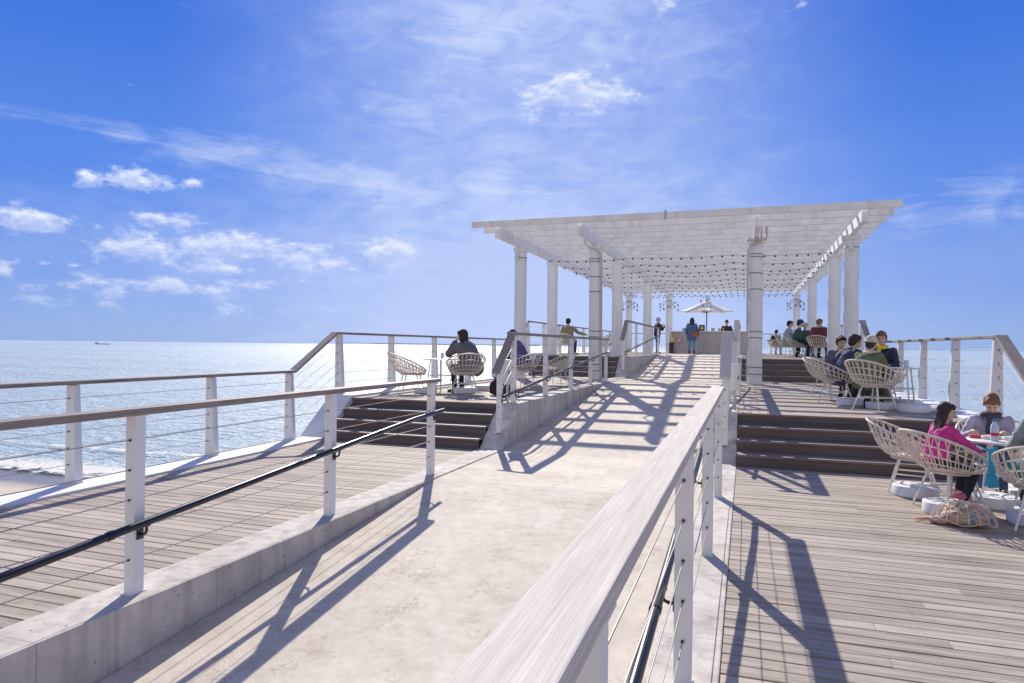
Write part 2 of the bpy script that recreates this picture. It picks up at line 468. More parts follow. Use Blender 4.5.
def ramp_railing(x, side, posts, path, tube, label, mat, w=.12):
    """posts (y, base z); path: top rail (y, z); tube (y0, y1) follows the ramp; side +1: ramp lies at +x"""
    t = thing('ramp_railing', label, 'railing', (x, posts[0][0], posts[0][1]), 0, 'cable railings along the ramp')
    ox = Vector(t.location)
    def sh(p): return Vector(p)-ox
    P = [(y-ox.y, z-ox.z) for y, z in path]
    rail_plank(P, -.014 if w == .124 else 0, w, .042, M[mat], t)
    for y, zb in posts:
        zt = interp(path, y)-.046
        s = MB(); s.box(-.0375, .0375, y-ox.y-.0375, y-ox.y+.0375, zb-ox.z, zt-ox.z)
        p = s.build('post', M['white'], t, bevel=.004)
        s = MB(); s.box(-.048, .048, y-ox.y-.048, y-ox.y+.048, zt-ox.z, zt-ox.z+.006); s.build('top_plate', M['white'], p)
        s = MB(); s.box(-.0425, .0425, y-ox.y-.055, y-ox.y+.055, zb-ox.z, zb-ox.z+.006); s.build('base_plate', M['white'], p)
        for q in range(5): fitting(p, (0, y-ox.y, zb+.2+.175*q-ox.z))
    for q in range(5):
        s = MB(); s.tube([(0, y-ox.y, zb+.2+.175*q-ox.z) for y, zb in posts], .0028, 6)
        s.build('cable', M['cable'], t)
    y0, y1 = tube; off = side*.092; n = 14
    pts = [(off, y0+(y1-y0)*i/n-ox.y, ramp_z(y0+(y1-y0)*i/n)+.735-ox.z) for i in range(n+1)]
    s = MB(); s.tube(pts, .023, 16)
    for i in (3, 8, 12):
        a = Vector(pts[i]); d = (Vector(pts[i+1])-a).normalized(); s.tube([a-d*.02, a+d*.02], .0265, 16)
    hr = s.build('handrail', M['black'], t)
    for y, zb in posts:
        if not (y0 <= y <= y1): continue
        z = ramp_z(y)+.735-ox.z; yy = y-ox.y
        s = MB(); s.tube([(off, yy, z-.012), (off, yy, z-.052), (off*.9, yy, z-.068), (off*.72, yy, z-.075), (side*.036, yy, z-.075)], .0085, 8)
        s.lathe([(.0, -.004), (.022, -.004), (.022, .004), (0, .004)], 12, (off, yy, z-.016))
        s.box(side*.036, side*.044, yy-.022, yy+.022, z-.105, z-.045)
        s.build('bracket', M['black'], hr)
    return t
xl, xr = -3.40, -.25
P1 = [(y, .012) for y in (-2.9, -.9, 1.1, 3.1, 5.1, 7.1)]
ramp_railing(xl, 1, P1, [(-3.2,1.1),(7.26,1.1)], (-3.0, 7.25), 'near railing on the left kerb with grey timber top and black handrail', 'rail', .115)
ramp_railing(xr, -1, P1, [(-3.2,1.1),(7.28,1.1)], (-3.0, 7.25), 'nearest railing with broad whitewashed plank running under the viewer', 'rail_pale', .124)
def mid(z0, s0, t0, ys, yend):
    posts = [(s0+.3, z0+.012+(.28)*.741)] + [(y, z0+.612) for y in ys]
    path = [(s0+.12, z0+1.12), (t0+.03, z0+1.70), (yend, z0+1.70)]
    return posts, path
po, pa = mid(0, S1, T1, (10.02, 11.8, 13.7, 15.55, 17.4), 17.55)
ramp_railing(xl, 1, po, pa, (S1+.2, 17.55), 'second railing left of the ramp rising beside the steps to the hooded woman', 'rail', .12)
ramp_railing(xr, -1, po, pa, (S1+.2, 17.55), 'second railing right of the ramp beside the grey cabinet on a post', 'rail_pale', .14)
po, pa = mid(.6, S2, T2, (20.62, 22.5, 24.5, 26.5, 28.4), 28.55)
ramp_railing(xl, 1, po, pa, (S2+.2, 28.2), 'farthest left ramp railing leading up to the bar', 'rail', .12)
ramp_railing(xr, -1, po, pa, (S2+.2, 28.2), 'farthest right ramp railing beyond the banded column', 'rail_pale', .14)

def outer_post(x, y, zb, zt, side, root):
    # side +1: deck lies at +x of the post; outer face upright, deck face slopes
    a0 = x-side*.05; bt = x+side*.045; bb = x+side*.10
    s = MB(); xs = (a0, bb, bt)
    s.hexa([(a0,y-.045,zb),(bb,y-.045,zb),(bb,y+.045,zb),(a0,y+.045,zb),(a0,y-.04,zt),(bt,y-.04,zt),(bt,y+.04,zt),(a0,y+.04,zt)])
    p = s.build('post', M['white'], root, bevel=.005)
    for q in range(5): fitting(p, (x, y, zb+.19+.17*q), 1.15)
OP = [(-3.0,.03),(-.95,.03),(1.1,.03),(3.15,.03),(5.2,.03),(7.12,.03),(8.72,.03),(10.05,.64),(11.85,.64),(13.8,.64),(15.7,.64),(17.6,.64),(19.3,.64),(20.65,1.24),(22.5,1.24),(24.5,1.24),(26.5,1.24),(28.5,1.24),(30.5,1.24),(32.5,1.24),(34.5,1.24),(36.5,1.24),(38.9,1.24)]
OPATH = [(-3.4,1.08),(8.8,1.08),(9.92,1.69),(19.4,1.69),(20.5,2.29),(39.2,2.29)]
def outer_railing(x, side, label):
    t = thing('pier_railing', label, 'railing', (x, 0, 0), 0, 'cable railings round the edge of the pier')
    rail_plank(OPATH, 0, .13, .04, M['rail'], t)
    for y, zb in OP: outer_post(0, y, zb, interp(OPATH, y)-.045, side, t)
    for q in range(5):
        s = MB(); s.tube([(0, y, zb+.19+.17*q) for y, zb in OP], .0028, 6); s.build('cable', M['cable'], t)
outer_railing(XL+.05, 1, 'long white posted railing along the left seaward edge of the pier')
outer_railing(XR-.02, -1, 'long white posted railing along the right edge behind the seated groups')
t = thing('pier_railing', 'railing closing the far end of the pier behind the bar', 'railing', (0, 39.1, 1.22), 0, 'cable railings round the edge of the pier')
s = MB(); s.box(XL+.13, XR-.1, -.06, .06, 1.03, 1.07); s.build('top_rail', M['rail'], t, bevel=.005)
for k in range(6):
    x = XL+1.4+k*1.62; s = MB(); s.box(x-.05, x+.05, -.04, .04, 0, 1.025); s.build('post', M['white'], t)
for q in range(5):
    s = MB(); s.tube([(XL+.15, 0, .19+.17*q), (XR-.1, 0, .19+.17*q)], .0028, 6); s.build('cable', M['cable'], t)

# ------------------------------------------------------------------ pergola
pg = thing('pergola', 'large white slatted pergola on round columns over the upper deck', 'pergola', (0, 18, .6))
CX = (-5.93, -3.82, .22, 2.36); ROWS = (18.0, 21.3, 28.2, 36.6)
def ring_wire(s, r, z, c=(0,0)): s.tube([(c[0]+r*math.cos(a*PI/10), c[1]+r*math.sin(a*PI/10), z+.006*math.sin(a*.6)) for a in range(20)], .008, 5, closed=True)
for r_, y in enumerate(ROWS):
    zb = .6 if y < S2 else 1.2
    for c_, x in enumerate(CX):
        s = MB(); s.lathe([(.185, 0), (.185, .05), (.168, .055), (.165, 4.2-zb-.13), (.175, 4.2-zb-.12)], 32)
        col = s.build('column', M['column'], pg, loc=(x, y-18, zb-.6+.001))
        s = MB(); s.lathe([(.172, 0), (.20, .015), (.20, .03), (.185, .034), (.185, .075), (.215, .08), (.215, .118), (0, .118)], 32)
        s.build('capital', M['column'], col, loc=(0, 0, 4.2-zb-.12))
        H = 4.2-zb
        if (r_ == 0 and c_ in (1, 2)) or r_ == 3 or (r_ == 0 and c_ in (0, 3)):
            zs = [H-.28] if c_ in (0, 3) else [.25, .42, 1.15, 1.3, 2.35, 2.75, 3.15, 3.22]
            for z in zs:
                if z < H-.15: s = MB(); ring_wire(s, .172, z); s.build('strap', M['wire'], col)
s_caps = (-.02)
for c_, x in enumerate(CX):
    s = MB(); s.box(x-.06, x+.06, 16.08-18, 38.2-18, 3.602, 3.85)
    s.build('beam', M['whitewood'], pg, bevel=.006)
y = 15.98; k = 0
while y < 38.3:
    s = MB(); s.box(-6.57, 3.05, y-18-.038, y-18+.038, 3.853, 4.005)
    s.build('joist', M['whitewood'], pg, bevel=.004); y += .86
s = MB(); s.box(-1.79, -1.75, -2.075, -2.062, 3.82, 4.05); s.build('bracket', M['conduit'], pg)
# conduits on the two front inner columns and the bracket
for x, sd in ((-3.82, 1), (.22, -1)):
    s = MB(); ox = x
    s.tube([(ox-sd*.22, -.28, 3.88), (ox-sd*.24, -.3, 3.62), (ox-sd*.1, -.26, 3.5), (ox+sd*.1, -.235, 3.44), (ox+sd*.18, -.18, 3.32), (ox+sd*.19, -.12, 3.0), (ox+sd*.19, -.1, 1.8), (ox+sd*.19, -.1, .02)], .022, 8)
    s.build('conduit', M['conduit'], pg)
s = MB(); s.box(.06, .10, -.3, -.24, 3.55, 3.62); s.box(0, .46, -.27, -.22, 3.535, 3.56); s.tube([(.40,-.26,3.55),(.47,-.28,3.6),(.47,-.28,3.86)], .016, 8); s.tube([(.34,-.26,3.56),(.34,-.28,3.84)], .018, 8)
s.build('lamp_bracket', M['conduit'], pg)
for x in (-5.93, 2.36):
    s = MB(); s.box(x-.09, x+.01, -.31, -.20, 3.24, 3.34); s.tube([(x, -.26, 3.3), (x+.02, -.2, 3.5), (x, -.05, 3.6)], .012, 6); s.build('junction_box', M['boxgrey'], pg)

# string lights
bulb_mb = MB(); bulb_mb.lathe([(0, -.10), (.022, -.095), (.038, -.07), (.036, -.045), (.016, -.02)], 10)
bulb_me = bulb_mb.mesh('bulb'); bulb_me.materials.append(M['glassbulb'])
sock_mb = MB(); sock_mb.lathe([(0, -.035), (.026, -.033), (.027, .014), (.01, .03), (0, .03)], 8)
sock_me = sock_mb.mesh('socket'); sock_me.materials.append(M['wire'])
words = ['nearest', 'second', 'third', 'fourth', 'fifth', 'sixth', 'seventh', 'eighth', 'ninth', 'farthest']
for i in range(10):
    y = 20.2+i*1.72
    t = thing('string_light', '%s string of small bulbs slung across under the pergola slats' % words[i], 'string lights', (0, y, 4.12), 0, 'bulb strings under the pergola')
    sag = .05+.03*((i*7) % 3); span = CX[3]-CX[0]-.15; n = 29
    def P(u): return Vector((CX[0]+.08+span*u, .03*math.sin(u*9+i), -sag*(1-(abs((u*3) % 1-.5)*2)**2)))
    s = MB(); s.tube([P(j/60) for j in range(61)], .0045, 5); s.build('cable', M['wire'], t)
    for j in range(n):
        p = P((j+.5)/n)
        bo = bpy.data.objects.new('bulb', bulb_me); C.objects.link(bo); bo.parent = t; bo.location = p+Vector((0,0,-.02)); bo.rotation_euler = (random.uniform(-.3,.3), random.uniform(-.3,.3), 0)
        so = bpy.data.objects.new('socket', sock_me); C.objects.link(so); so.parent = bo
# slack coils of the same lights at far columns
rr = random.Random(5)
for nm, x, y, L in (('loose coil of bulbs bunched on the far left column head', -5.9, 36.3, 1.6), ('loose coil of bulbs bunched on the far inner column head', -3.8, 36.3, 1.6), ('drooping bunch of bulbs above the white umbrella', -1.83, 34.0, .8), ('loose coil of bulbs on the far right column head', 2.3, 36.3, 1.3)):
    t = thing('light_coil', nm, 'string lights', (x, y, 3.95), 0)
    pts = []; NK = 60 if L > 1 else 28
    for k in range(NK):
        a = k*.55; pts.append((.5*L*math.sin(k*.21)*.6, .1*math.sin(a), -.22+.2*math.cos(a)-.12*abs(math.sin(k*.21))))
    s = MB(); s.tube(pts, .0045, 5); s.build('cable', M['wire'], t)
    for k in range(0, NK, 3):
        bo = bpy.data.objects.new('bulb', bulb_me); C.objects.link(bo); bo.parent = t; bo.location = pts[k]
        so = bpy.data.objects.new('socket', sock_me); C.objects.link(so); so.parent = bo

# ------------------------------------------------------------------ cabinets on the railing posts
for x, y, zb, lab in ((-.14, 10.25, .61, 'grey cabinet standing on a pipe beside the right ramp railing'), (-3.56, 10.2, .61, 'grey cabinet beside the left ramp railing near the hooded woman')):
    t = thing('power_cabinet', lab, 'cabinet', (x, y, zb))
    s = MB(); s.box(-.075, .075, -.05, .05, .27, .66); s.build('housing', M['boxgrey'], t, bevel=.008)
    s = MB(); s.box(-.062, .062, -.058, -.051, .29, .64); dr = s.build('door', M['boxgrey'], t, bevel=.002)
    s = MB(); s.box(.035, .05, -.07, -.059, .44, .48); s.build('latch', M['black'], dr)
    s = MB(); s.tube([(0,0,0),(0,0,.27)], .024, 10); s.tube([(.04,.02,.28),(.1,.03,.15),(.14,.05,.02),(.2,.02,.01)], .009, 6); s.build('pipe', M['conduit'], t)

# ------------------------------------------------------------------ chairs, tables, weights
def make_chair():
    t = thing('wicker_chair', 'x', 'chair', group='ivory wicker armchairs on the decks')
    Rr = lambda a: .352-.038*math.cos(a)
    def pt(a, k):
        r = .175+(Rr(a)-.175)*(k**.8); zr = .575-.165*math.cos(a)
        z = .375+(zr-.375)*(k**1.35)-.05*math.sin(k*PI)
        return Vector((r*math.sin(a), r*math.cos(a)-.05*k, z))
    s = MB(); n = 60
    s.tube([pt(2*PI*i/36, 1) for i in range(36)], .0125, 8, closed=True)
    s.tube([pt(2*PI*i/30, 0) for i in range(30)], .017, 8, closed=True)
    s.tube([pt(2*PI*i/30, .06)+Vector((0,0,-.02)) for i in range(30)], .012, 6, closed=True)
    for k in (.12, .28, .46, .64, .82): s.tube([pt(2*PI*i/36, k) for i in range(36)], .0062, 6, closed=True)
    for i in range(n):
        a = 2*PI*i/n; s.tube([pt(a+(.10 if i % 2 else -.10)*(k/5)*(1-k/5)*4, k/5) for k in range(6)], .0056, 5)
    s.build('shell', M['rattan'], t)
    s = MB(); s.lathe([(0,.352),(.155,.352),(.168,.365),(.165,.385),(.12,.396),(0,.398)], 24); s.build('seat', M['cushion'], t)
    for i in range(4):
        a = PI/4+i*PI/2; top = Vector((.165*math.sin(a), .165*math.cos(a), .365)); bot = Vector((.30*math.sin(a), .30*math.cos(a), .006))
        s = MB(); s.tube([top, bot], [.0115, .010], 8); s.build('leg', M['legpaint'], t)
    s = MB()
    q = [Vector((.232*math.sin(PI/4+i*PI/2), .232*math.cos(PI/4+i*PI/2), .19)) for i in range(4)]
    for i in range(4): s.tube([q[i], q[(i+1) % 4]], .008, 6)
    s.build('stretcher', M['legpaint'], t)
    return t
chair0 = make_chair(); used = [False]
def chair(x, y, z, face, label, sc_=1.0):
    o = chair0 if not used[0] else copy_tree(chair0); used[0] = True
    o.location = (x, y, z+.002); o.rotation_euler = (0, 0, -R(face)); o.scale = (sc_,)*3; o['label'] = label   # face: degrees clockwise from +Y
    return o
def make_table():
    t = thing('round_table', 'x', 'table', group='small round deck tables')
    s = MB(); s.lathe([(0,.60),(.33,.60),(.345,.606),(.345,.618),(.338,.624),(0,.624)], 40); s.build('tabletop', M['tabletop'], t)
    for i in range(4):
        a = i*PI/2+.4; s = MB(); s.tube([(.2*math.cos(a), .2*math.sin(a), .6), (.27*math.cos(a), .27*math.sin(a), .006)], .012, 8); s.build('leg', M['legpaint'], t)
    s = MB(); s.tube([(.23*math.cos(i*PI/12), .23*math.sin(i*PI/12), .3) for i in range(24)], .008, 6, closed=True); s.build('stretcher', M['legpaint'], t)
    return t
table0 = make_table(); usedt = [False]
def table(x, y, z, label):
    o = table0 if not usedt[0] else copy_tree(table0); usedt[0] = True
    o.location = (x, y, z+.002); o['label'] = label; return o
def make_weight():
    s = MB(); s.lathe([(0,0),(.232,0),(.24,.008),(.24,.108),(.232,.117),(.06,.12),(.05,.105),(0,.105)], 48)
    for k in range(4):
        a = k*PI/2+.4; s.lathe([(.0,.1175),(.03,.1175),(.03,.125),(0,.125)], 12, (.15*math.cos(a), .15*math.sin(a), 0))
    o = s.build('table_weight', M['plastic']); return tag(o, 'x', 'weight', 'round white weights under the tables')
weight0 = make_weight(); usedw = [False]
def weight(x, y, z, label):
    o = weight0 if not usedw[0] else weight0.copy()
    if usedw[0]: C.objects.link(o)
    usedw[0] = True; o.location = (x, y, z+.002); o['label'] = label; o.rotation_euler = (0,0,x*7); o.scale = (.88,.88,.9); return o

# lower right group
chair(1.68, 8.2, 0, 105, 'empty wicker chair beside the dark steps left of the girl in pink')
chair(1.83, 7.44, 0, 62, 'wicker chair the girl in pink is sitting in')
chair(2.36, 6.86, 0, 10, 'wicker chair at the right edge of the picture with a teal cover')
chair(2.58, 8.75, 0, 190, 'wicker chair under the child in lilac behind the lower table')
table(2.42, 7.85, 0, 'round table on the lower deck crowded with snacks')
weight(1.66, 7.98, 0, 'white weight beneath the empty chair beside the steps')
weight(1.77, 7.22, 0, 'white weight under the pink boots of the girl')
weight(2.28, 7.72, 0, 'white weight beneath the snack table, mostly hidden by chairs')
weight(2.38, 7.05, 0, 'white weight at the right edge beneath the teal covered chair')
# middle right group
chair(1.40, 12.3, .6, 80, 'wicker chair holding the person in the navy padded jacket')
chair(1.80, 11.2, .6, 45, 'wicker chair holding the person in the pale knitted hat')
chair(1.42, 13.6, .6, 130, 'wicker chair behind the navy jacket, nearest the upper right steps')
chair(2.12, 12.45, .6, 190, 'wicker chair under the person with the yellow scarf')
table(2.22, 11.85, .6, 'round table between the knitted hat and the right pier railing')
weight(1.60, 12.1, .6, 'white weight under the chair of the navy jacket')
weight(1.93, 11.55, .6, 'white weight under the chair of the knitted hat')
weight(2.30, 11.2, .6, 'white weight at the corner nearest the right pier railing')
weight(2.42, 12.2, .6, 'white weight behind, against the right pier railing')
# left group
chair(-5.74, 11.15, .6, 50, 'empty wicker chair left of the hooded woman by the sea railing')
chair(-4.86, 11.55, .6, -35, 'wicker chair with the hooded woman, its back to the viewer')
chair(-5.35, 12.6, .6, 200, 'wicker chair on the far side of the left table')
chair(-4.55, 14.0, .6, -70, 'wicker chair under the person in purple and blue')
chair(-4.1, 15.2, .6, -80, 'empty wicker chair in front of the left upper steps')
table(-5.55, 12.0, .6, 'round table on the left deck between the empty chair and the hooded woman')
weight(-5.6, 11.45, .6, 'white weight beneath the empty chair by the sea railing')
weight(-4.95, 11.75, .6, 'white weight beneath the chair of the hooded woman')
weight(-4.85, 12.6, .6, 'white weight behind the hooded woman')
# upper decks
chair(-6.10, 23.9, 1.2, 15, 'wicker chair under the man in olive by the upper left railing')
chair(-5.05, 24.6, 1.2, -90, 'wicker chair right of the man in olive', 1.0)
chair(-4.4, 23.9, 1.2, -40, 'wicker chair nearest the left ramp railing on the upper deck')
table(-5.45, 24.1, 1.2, 'round table beside the man in olive on the upper deck')
chair(1.42, 26.4, 1.2, 120, 'wicker chair of the leftmost guest of the upper right trio')
chair(1.70, 25.6, 1.2, 110, 'wicker chair of the guest in the navy cap')
chair(1.98, 26.7, 1.2, 150, 'wicker chair of the pale haired guest of the upper right trio')
chair(2.30, 24.8, 1.2, 20, 'wicker chair of the guest in brown and maroon')
table(2.2, 25.75, 1.2, 'round table between the upper right trio and the guest in maroon')
weight(1.95, 25.9, 1.2, 'white weight beneath the table of the upper right trio')
chair(1.43, 36.6, 1.2, 40, 'lone wicker chair with a dark clad guest at the far end')

# ------------------------------------------------------------------ people
def remeshed(mb, name, mat, parent, vox, smooth=5):
    me = mb.mesh('tmp'); o = bpy.data.objects.new('tmp', me); C.objects.link(o)
    r = o.modifiers.new('r', 'REMESH'); r.mode = 'VOXEL'; r.voxel_size = vox; r.use_smooth_shade = True
    if smooth:
        sm = o.modifiers.new('s', 'SMOOTH'); sm.factor = .5; sm.iterations = smooth
    dg = bpy.context.evaluated_depsgraph_get(); ev = o.evaluated_get(dg)
    out = bpy.data.meshes.new_from_object(ev, preserve_all_data_layers=False, depsgraph=dg)
    bpy.data.objects.remove(o); bpy.data.meshes.remove(me)
    out.name = name; out.materials.clear(); out.materials.append(mat)
    for p in out.polygons: p.use_smooth = True
    oo = bpy.data.objects.new(name, out); C.objects.link(oo); oo.parent = parent
    return oo
def ik(a, b, l1, l2, pole):
    a = Vector(a); b = Vector(b); d = b-a; L = min(d.length, (l1+l2)*.995); d.normalize(); b = a+d*L
    x = (l1*l1-l2*l2+L*L)/(2*L); h_ = math.sqrt(max(l1*l1-x*x, 0))
    p = Vector(pole); p = (p-d*p.dot(d)).normalized()
    return a+d*x+p*h_, b
def person(label, loc, face, s=1.0, sit=True, lean=10, head=(0, 0), hands=((-.2,.35,.62),(.2,.35,.62)), feet=None, hips=None,
           top=('grey jacket', (.2,.2,.2)), legs=('dark trousers', (.03,.03,.04)), shoes=('black shoes', (.02,.02,.02)), hair='hairdark', hairlen=0, hat=None, bulk=1.0, coat=0.0, near=False, side=0, scarf=None, hood=None, topname='jacket', gap=0):
    t = thing('person', label, 'person', loc, -R(face), s=s)
    v = .0075 if near else .012
    hip = Vector(hips) if hips else (Vector((0, -.04, .50)) if sit else Vector((0, 0, .93)))
    L = R(lean); up = Vector((math.sin(R(side))*math.cos(L), math.sin(L), math.cos(L)*math.cos(R(side)))).normalized()
    chest = hip+up*.36; neck = hip+up*.50
    rt = Vector((1, 0, 0)); rt = (rt-up*rt.dot(up)).normalized()
    if feet is None: feet = ((-.12,.34,.07),(.12,.36,.07)) if sit else ((-.10,.04,.07),(.10,-.04,.07))
    hj = [hip+rt*q*.09 for q in (-1, 1)]
    kn = []; an = []
    for q in (0, 1):
        k, a = ik(hj[q], feet[q], .43, .43, (0, 1, .9) if sit else (0, 1, 0)); kn.append(k); an.append(a)
    sj = [neck+rt*q*.175-up*.045 for q in (-1, 1)]
    el = []; wr = []
    for q in (0, 1):
        e, w = ik(sj[q], hands[q], .29, .26, ((-1 if q == 0 else 1)*.6, -.5, -1)); el.append(e); wr.append(w)
    hm = Euler((R(-head[1]), 0, R(-head[0]))).to_matrix()
    nb = neck+up*.03
    hc = nb+Vector((0, .5*math.sin(L)*.12, .155))+hm @ Vector((0, .02, 0))
    H = lambda p: hc+hm @ Vector(p)
    # body: one continuous figure
    b = MB()
    b.cap(neck-up*.02, H((0,-.01,-.07)), .056, .052)
    b.ell(H((0,-.012,.02)), (.076,.095,.098), hm, 18, 12); b.ell(H((0,.022,-.045)), (.056,.066,.072), hm, 16, 10)
    b.ell(H((0,.075,-.085)), (.026,.02,.02), hm)
    b.cap(H((0,.088,.012)), H((0,.108,-.028)), .009, .015); 
    b.ell(H((-.077,-.01,-.015)), (.011,.02,.033), hm); b.ell(H((.077,-.01,-.015)), (.011,.02,.033), hm)
    b.cap(H((-.03,.082,.03)), H((.03,.082,.03)), .013, .013)
    for q in (-1, 1): b.cap(hip+rt*q*.06, chest+rt*q*.075, .095, .10); b.cap(chest+rt*q*.06, sj[(q+1)//2], .09, .05)
    b.cap(chest, neck, .09, .06)
    for q in (0, 1):
        b.cap(hj[q], kn[q], .078, .052); b.cap(kn[q], an[q], .05, .034)
        b.cap(an[q], an[q]+Vector((0,.13,-.04)), .035, .026)
        b.cap(sj[q], el[q], .046, .036); b.cap(el[q], wr[q], .036, .025)
        d = (wr[q]-el[q]).normalized(); sd = 1 if q else -1
        nrm = d.cross(Vector((0,0,1))); nrm = nrm.normalized() if nrm.length > .2 else rt.copy()
        pal = wr[q]+d*.05; b.cap(wr[q], pal+d*.02, .024, .026); b.cap(pal+nrm*.02, pal-nrm*.02+d*.01, .018, .018)
        dn = Vector((0,0,-1)); dn = (dn-d*dn.dot(d)); dn = dn.normalized() if dn.length > .2 else Vector((0,1,0))
        for fi, fl in enumerate((.062, .072, .066, .05)):
            o_ = nrm*(.027-.018*fi); p0 = pal+o_+d*.02; p1 = p0+d*fl*.5+dn*.008; p2 = p1+d*fl*.3+dn*.028
            b.cap(p0, p1, .0095, .0085, 8); b.cap(p1, p2, .0085, .007, 8)
        th = nrm*(.03*(-sd if nrm.dot(rt)*sd > 0 else sd)); b.cap(pal+th*.5-d*.02, pal+th*1.5+d*.02+dn*.02, .012, .009, 8)
    remeshed(b, 'body', M['skin'], t, .006 if near else .010, 3)
    for q in (-1, 1):
        e = MB(); e.ell(H((q*.03, .086, .008)), (.011,.006,.007), hm); e.build('eye', M['eye'], t)
    e = MB(); e.cap(H((-.018,.096,-.055)), H((.018,.096,-.055)), .006, .006, 8); e.build('lips', M['lips'], t)
    # top
    k = bulk; c = MB()
    for q in (-1, 1):
        c.cap(hip+rt*q*.07+up*(-.02), chest+rt*q*.08, .118*k, .122*k); c.cap(chest+rt*q*.06, sj[(q+1)//2], .108*k, .07*k)
    c.cap(chest, neck-up*.01, .11*k, .068)
    for q in (0, 1):
        m1 = sj[q].lerp(el[q], .5)
        c.cap(sj[q], m1, .068*k, .060*k); c.cap(m1, el[q], .060*k, .057*k); c.cap(el[q], el[q].lerp(wr[q], .5), .057*k, .052*k); c.cap(el[q].lerp(wr[q], .5), wr[q], .053*k, .038*k)
    if coat:
        for q in (0, 1): c.cap(hj[q], hj[q].lerp(kn[q], coat), .115*k, .12*k)
    if hood: c.cap(neck-Vector((0,.07,-.01))+rt*.05, neck-Vector((0,.07,-.01))-rt*.05, .07, .07)
    tp = remeshed(c, topname, cloth(*top), t, v, 3)
    tx = bpy.data.textures.get('fold') or bpy.data.textures.new('fold', 'CLOUDS'); tx.noise_scale = .09
    dm = tp.modifiers.new('folds', 'DISPLACE'); dm.texture = tx; dm.strength = .022; dm.mid_level = .5
    c = MB()
    for q in (0, 1):
        c.cap(hip+rt*(q*2-1)*.06, hj[q], .112, .11); c.cap(hj[q], kn[q], .10, .070); c.cap(kn[q], an[q]+Vector((0,0,.02)), .066, .048)
    tr = remeshed(c, 'trousers', cloth(*legs), t, v, 3)
    dm = tr.modifiers.new('folds', 'DISPLACE'); dm.texture = tx; dm.strength = .016; dm.mid_level = .5
    for q in (0, 1):
        c = MB(); a = an[q]; c.cap(a+Vector((0,-.03,-.025)), a+Vector((0,.14,-.042)), .046, .036); c.cap(a+Vector((0,-.01,0)), a+Vector((0,-.01,.05)), .046, .05)
        c.box(a.x-.038, a.x+.038, a.y-.06, a.y+.17, a.z-.07, a.z-.05)
        remeshed(c, 'shoe', cloth(*shoes), t, .009, 2)
    # hair
    c = MB()
    hh = MB()
    hh.ell(H((0,-.030,.034)), (.088,.096,.102), hm, 18, 12)
    hh.ell(H((0,-.055,-.02)), (.080,.065,.075), hm, 14, 10)
    hh.ell(H((0,.034,.074)), (.078,.062,.046), hm, 16, 10)
    for q in (-1, 1): hh.cap(H((q*.078,.03,.05)), H((q*.078,-.01,-.02)), .014, .016)
    if hairlen:
        for q in range(-3, 4):
            a0 = H((q*.026, -.075+abs(q)*.014, 0)); a1 = H((q*.03, -.085+abs(q)*.018, -.12)); a2 = neck+Vector((q*.032, -.10-.02*math.sin(L)*3, -.02-hairlen*.5))-up*(hairlen*.4)
            hh.cap(a0, a1, .034, .03, 8); hh.cap(a1, a2, .03, .016, 8)
        for q in (-1, 1): hh.cap(H((q*.08,.0,.03)), H((q*.085,-.005,-.13)), .024, .02, 8)
    hr = remeshed(hh, 'hair', M[hair], t, .008 if near else .011, 2)
    tx2 = bpy.data.textures.get('lock') or bpy.data.textures.new('lock', 'CLOUDS'); tx2.noise_scale = .025
    dm = hr.modifiers.new('locks', 'DISPLACE'); dm.texture = tx2; dm.strength = .016
    if hat:
        kind, hn, hcol = hat; c = MB()
        c.ell(H((0,-.012,.062)), (.098,.112,.092), hm, 20, 12)
        if kind == 'cap': c.ell(H((0,.11,.055)), (.07,.075,.012), hm @ Euler((R(-12),0,0)).to_matrix())
        elif kind == 'brim': c.ell(H((0,-.005,.03)), (.16,.17,.014), hm)
        else: c.tube([H((.100*math.cos(a*PI/10), -.012+.112*math.sin(a*PI/10), .035)) for a in range(20)], .018, 8, closed=True)
        remeshed(c, 'hat', cloth(hn, hcol), t, .009, 2)
    if scarf:
        c = MB(); c.tube([neck+Vector((.085*math.cos(a*PI/8), .015+.085*math.sin(a*PI/8), .03+.01*math.sin(a))) for a in range(16)], .034, 8, closed=True)
        c.cap(neck+Vector((.03,.1,.0)), neck+Vector((.05,.14,-.18)), .035, .028)
        remeshed(c, 'scarf', cloth(*scarf), t, .010, 2)
    return t, dict(neck=neck, chest=chest, hip=hip, sj=sj, wr=wr)

person('little girl in a pink top and black leggings sitting at the lower table', (1.72, 7.44, -.02), 78, .70, lean=12, head=(18, 12), near=True,
       hands=((-.26,.30,.86),(.05,.52,.80)), feet=((-.06,.30,.20),(.30,.20,.20)), hips=(0,-.02,.66), top=('magenta knit', (.55,.035,.25)), legs=('black leggings', (.02,.02,.025)), shoes=('pink boots', (.62,.16,.22)), hair='hairdark', hairlen=.22, topname='sweater')
person('child in a lilac grey jacket with reddish hair leaning over the snack table', (2.50, 8.72, -.02), 188, .84, lean=28, head=(0, 34), near=True,
       hands=((-.12,.52,.78),(.24,.50,.78)), hips=(0,-.02,.52), top=('lilac grey padded jacket', (.42,.40,.50)), legs=('blue jeans', (.07,.10,.18)), hair='hairbrown', hairlen=0, bulk=.95, hood=True, scarf=('dark inner shirt', (.06,.05,.07)))
person('adult in a sage grey sweatshirt and pale pink hat cut off by the right edge', (2.46, 6.92, 0), 4, .92, lean=12, head=(-10, 8), near=True,
       hands=((-.20,.45,.72),(.25,.4,.7)), top=('sage grey sweatshirt', (.27,.30,.29)), legs=('dark trousers', (.04,.04,.05)), hair='hairdark', hairlen=.05, hat=('brim', 'pale pink hat', (.70,.52,.50)), bulk=1.05, topname='sweatshirt')
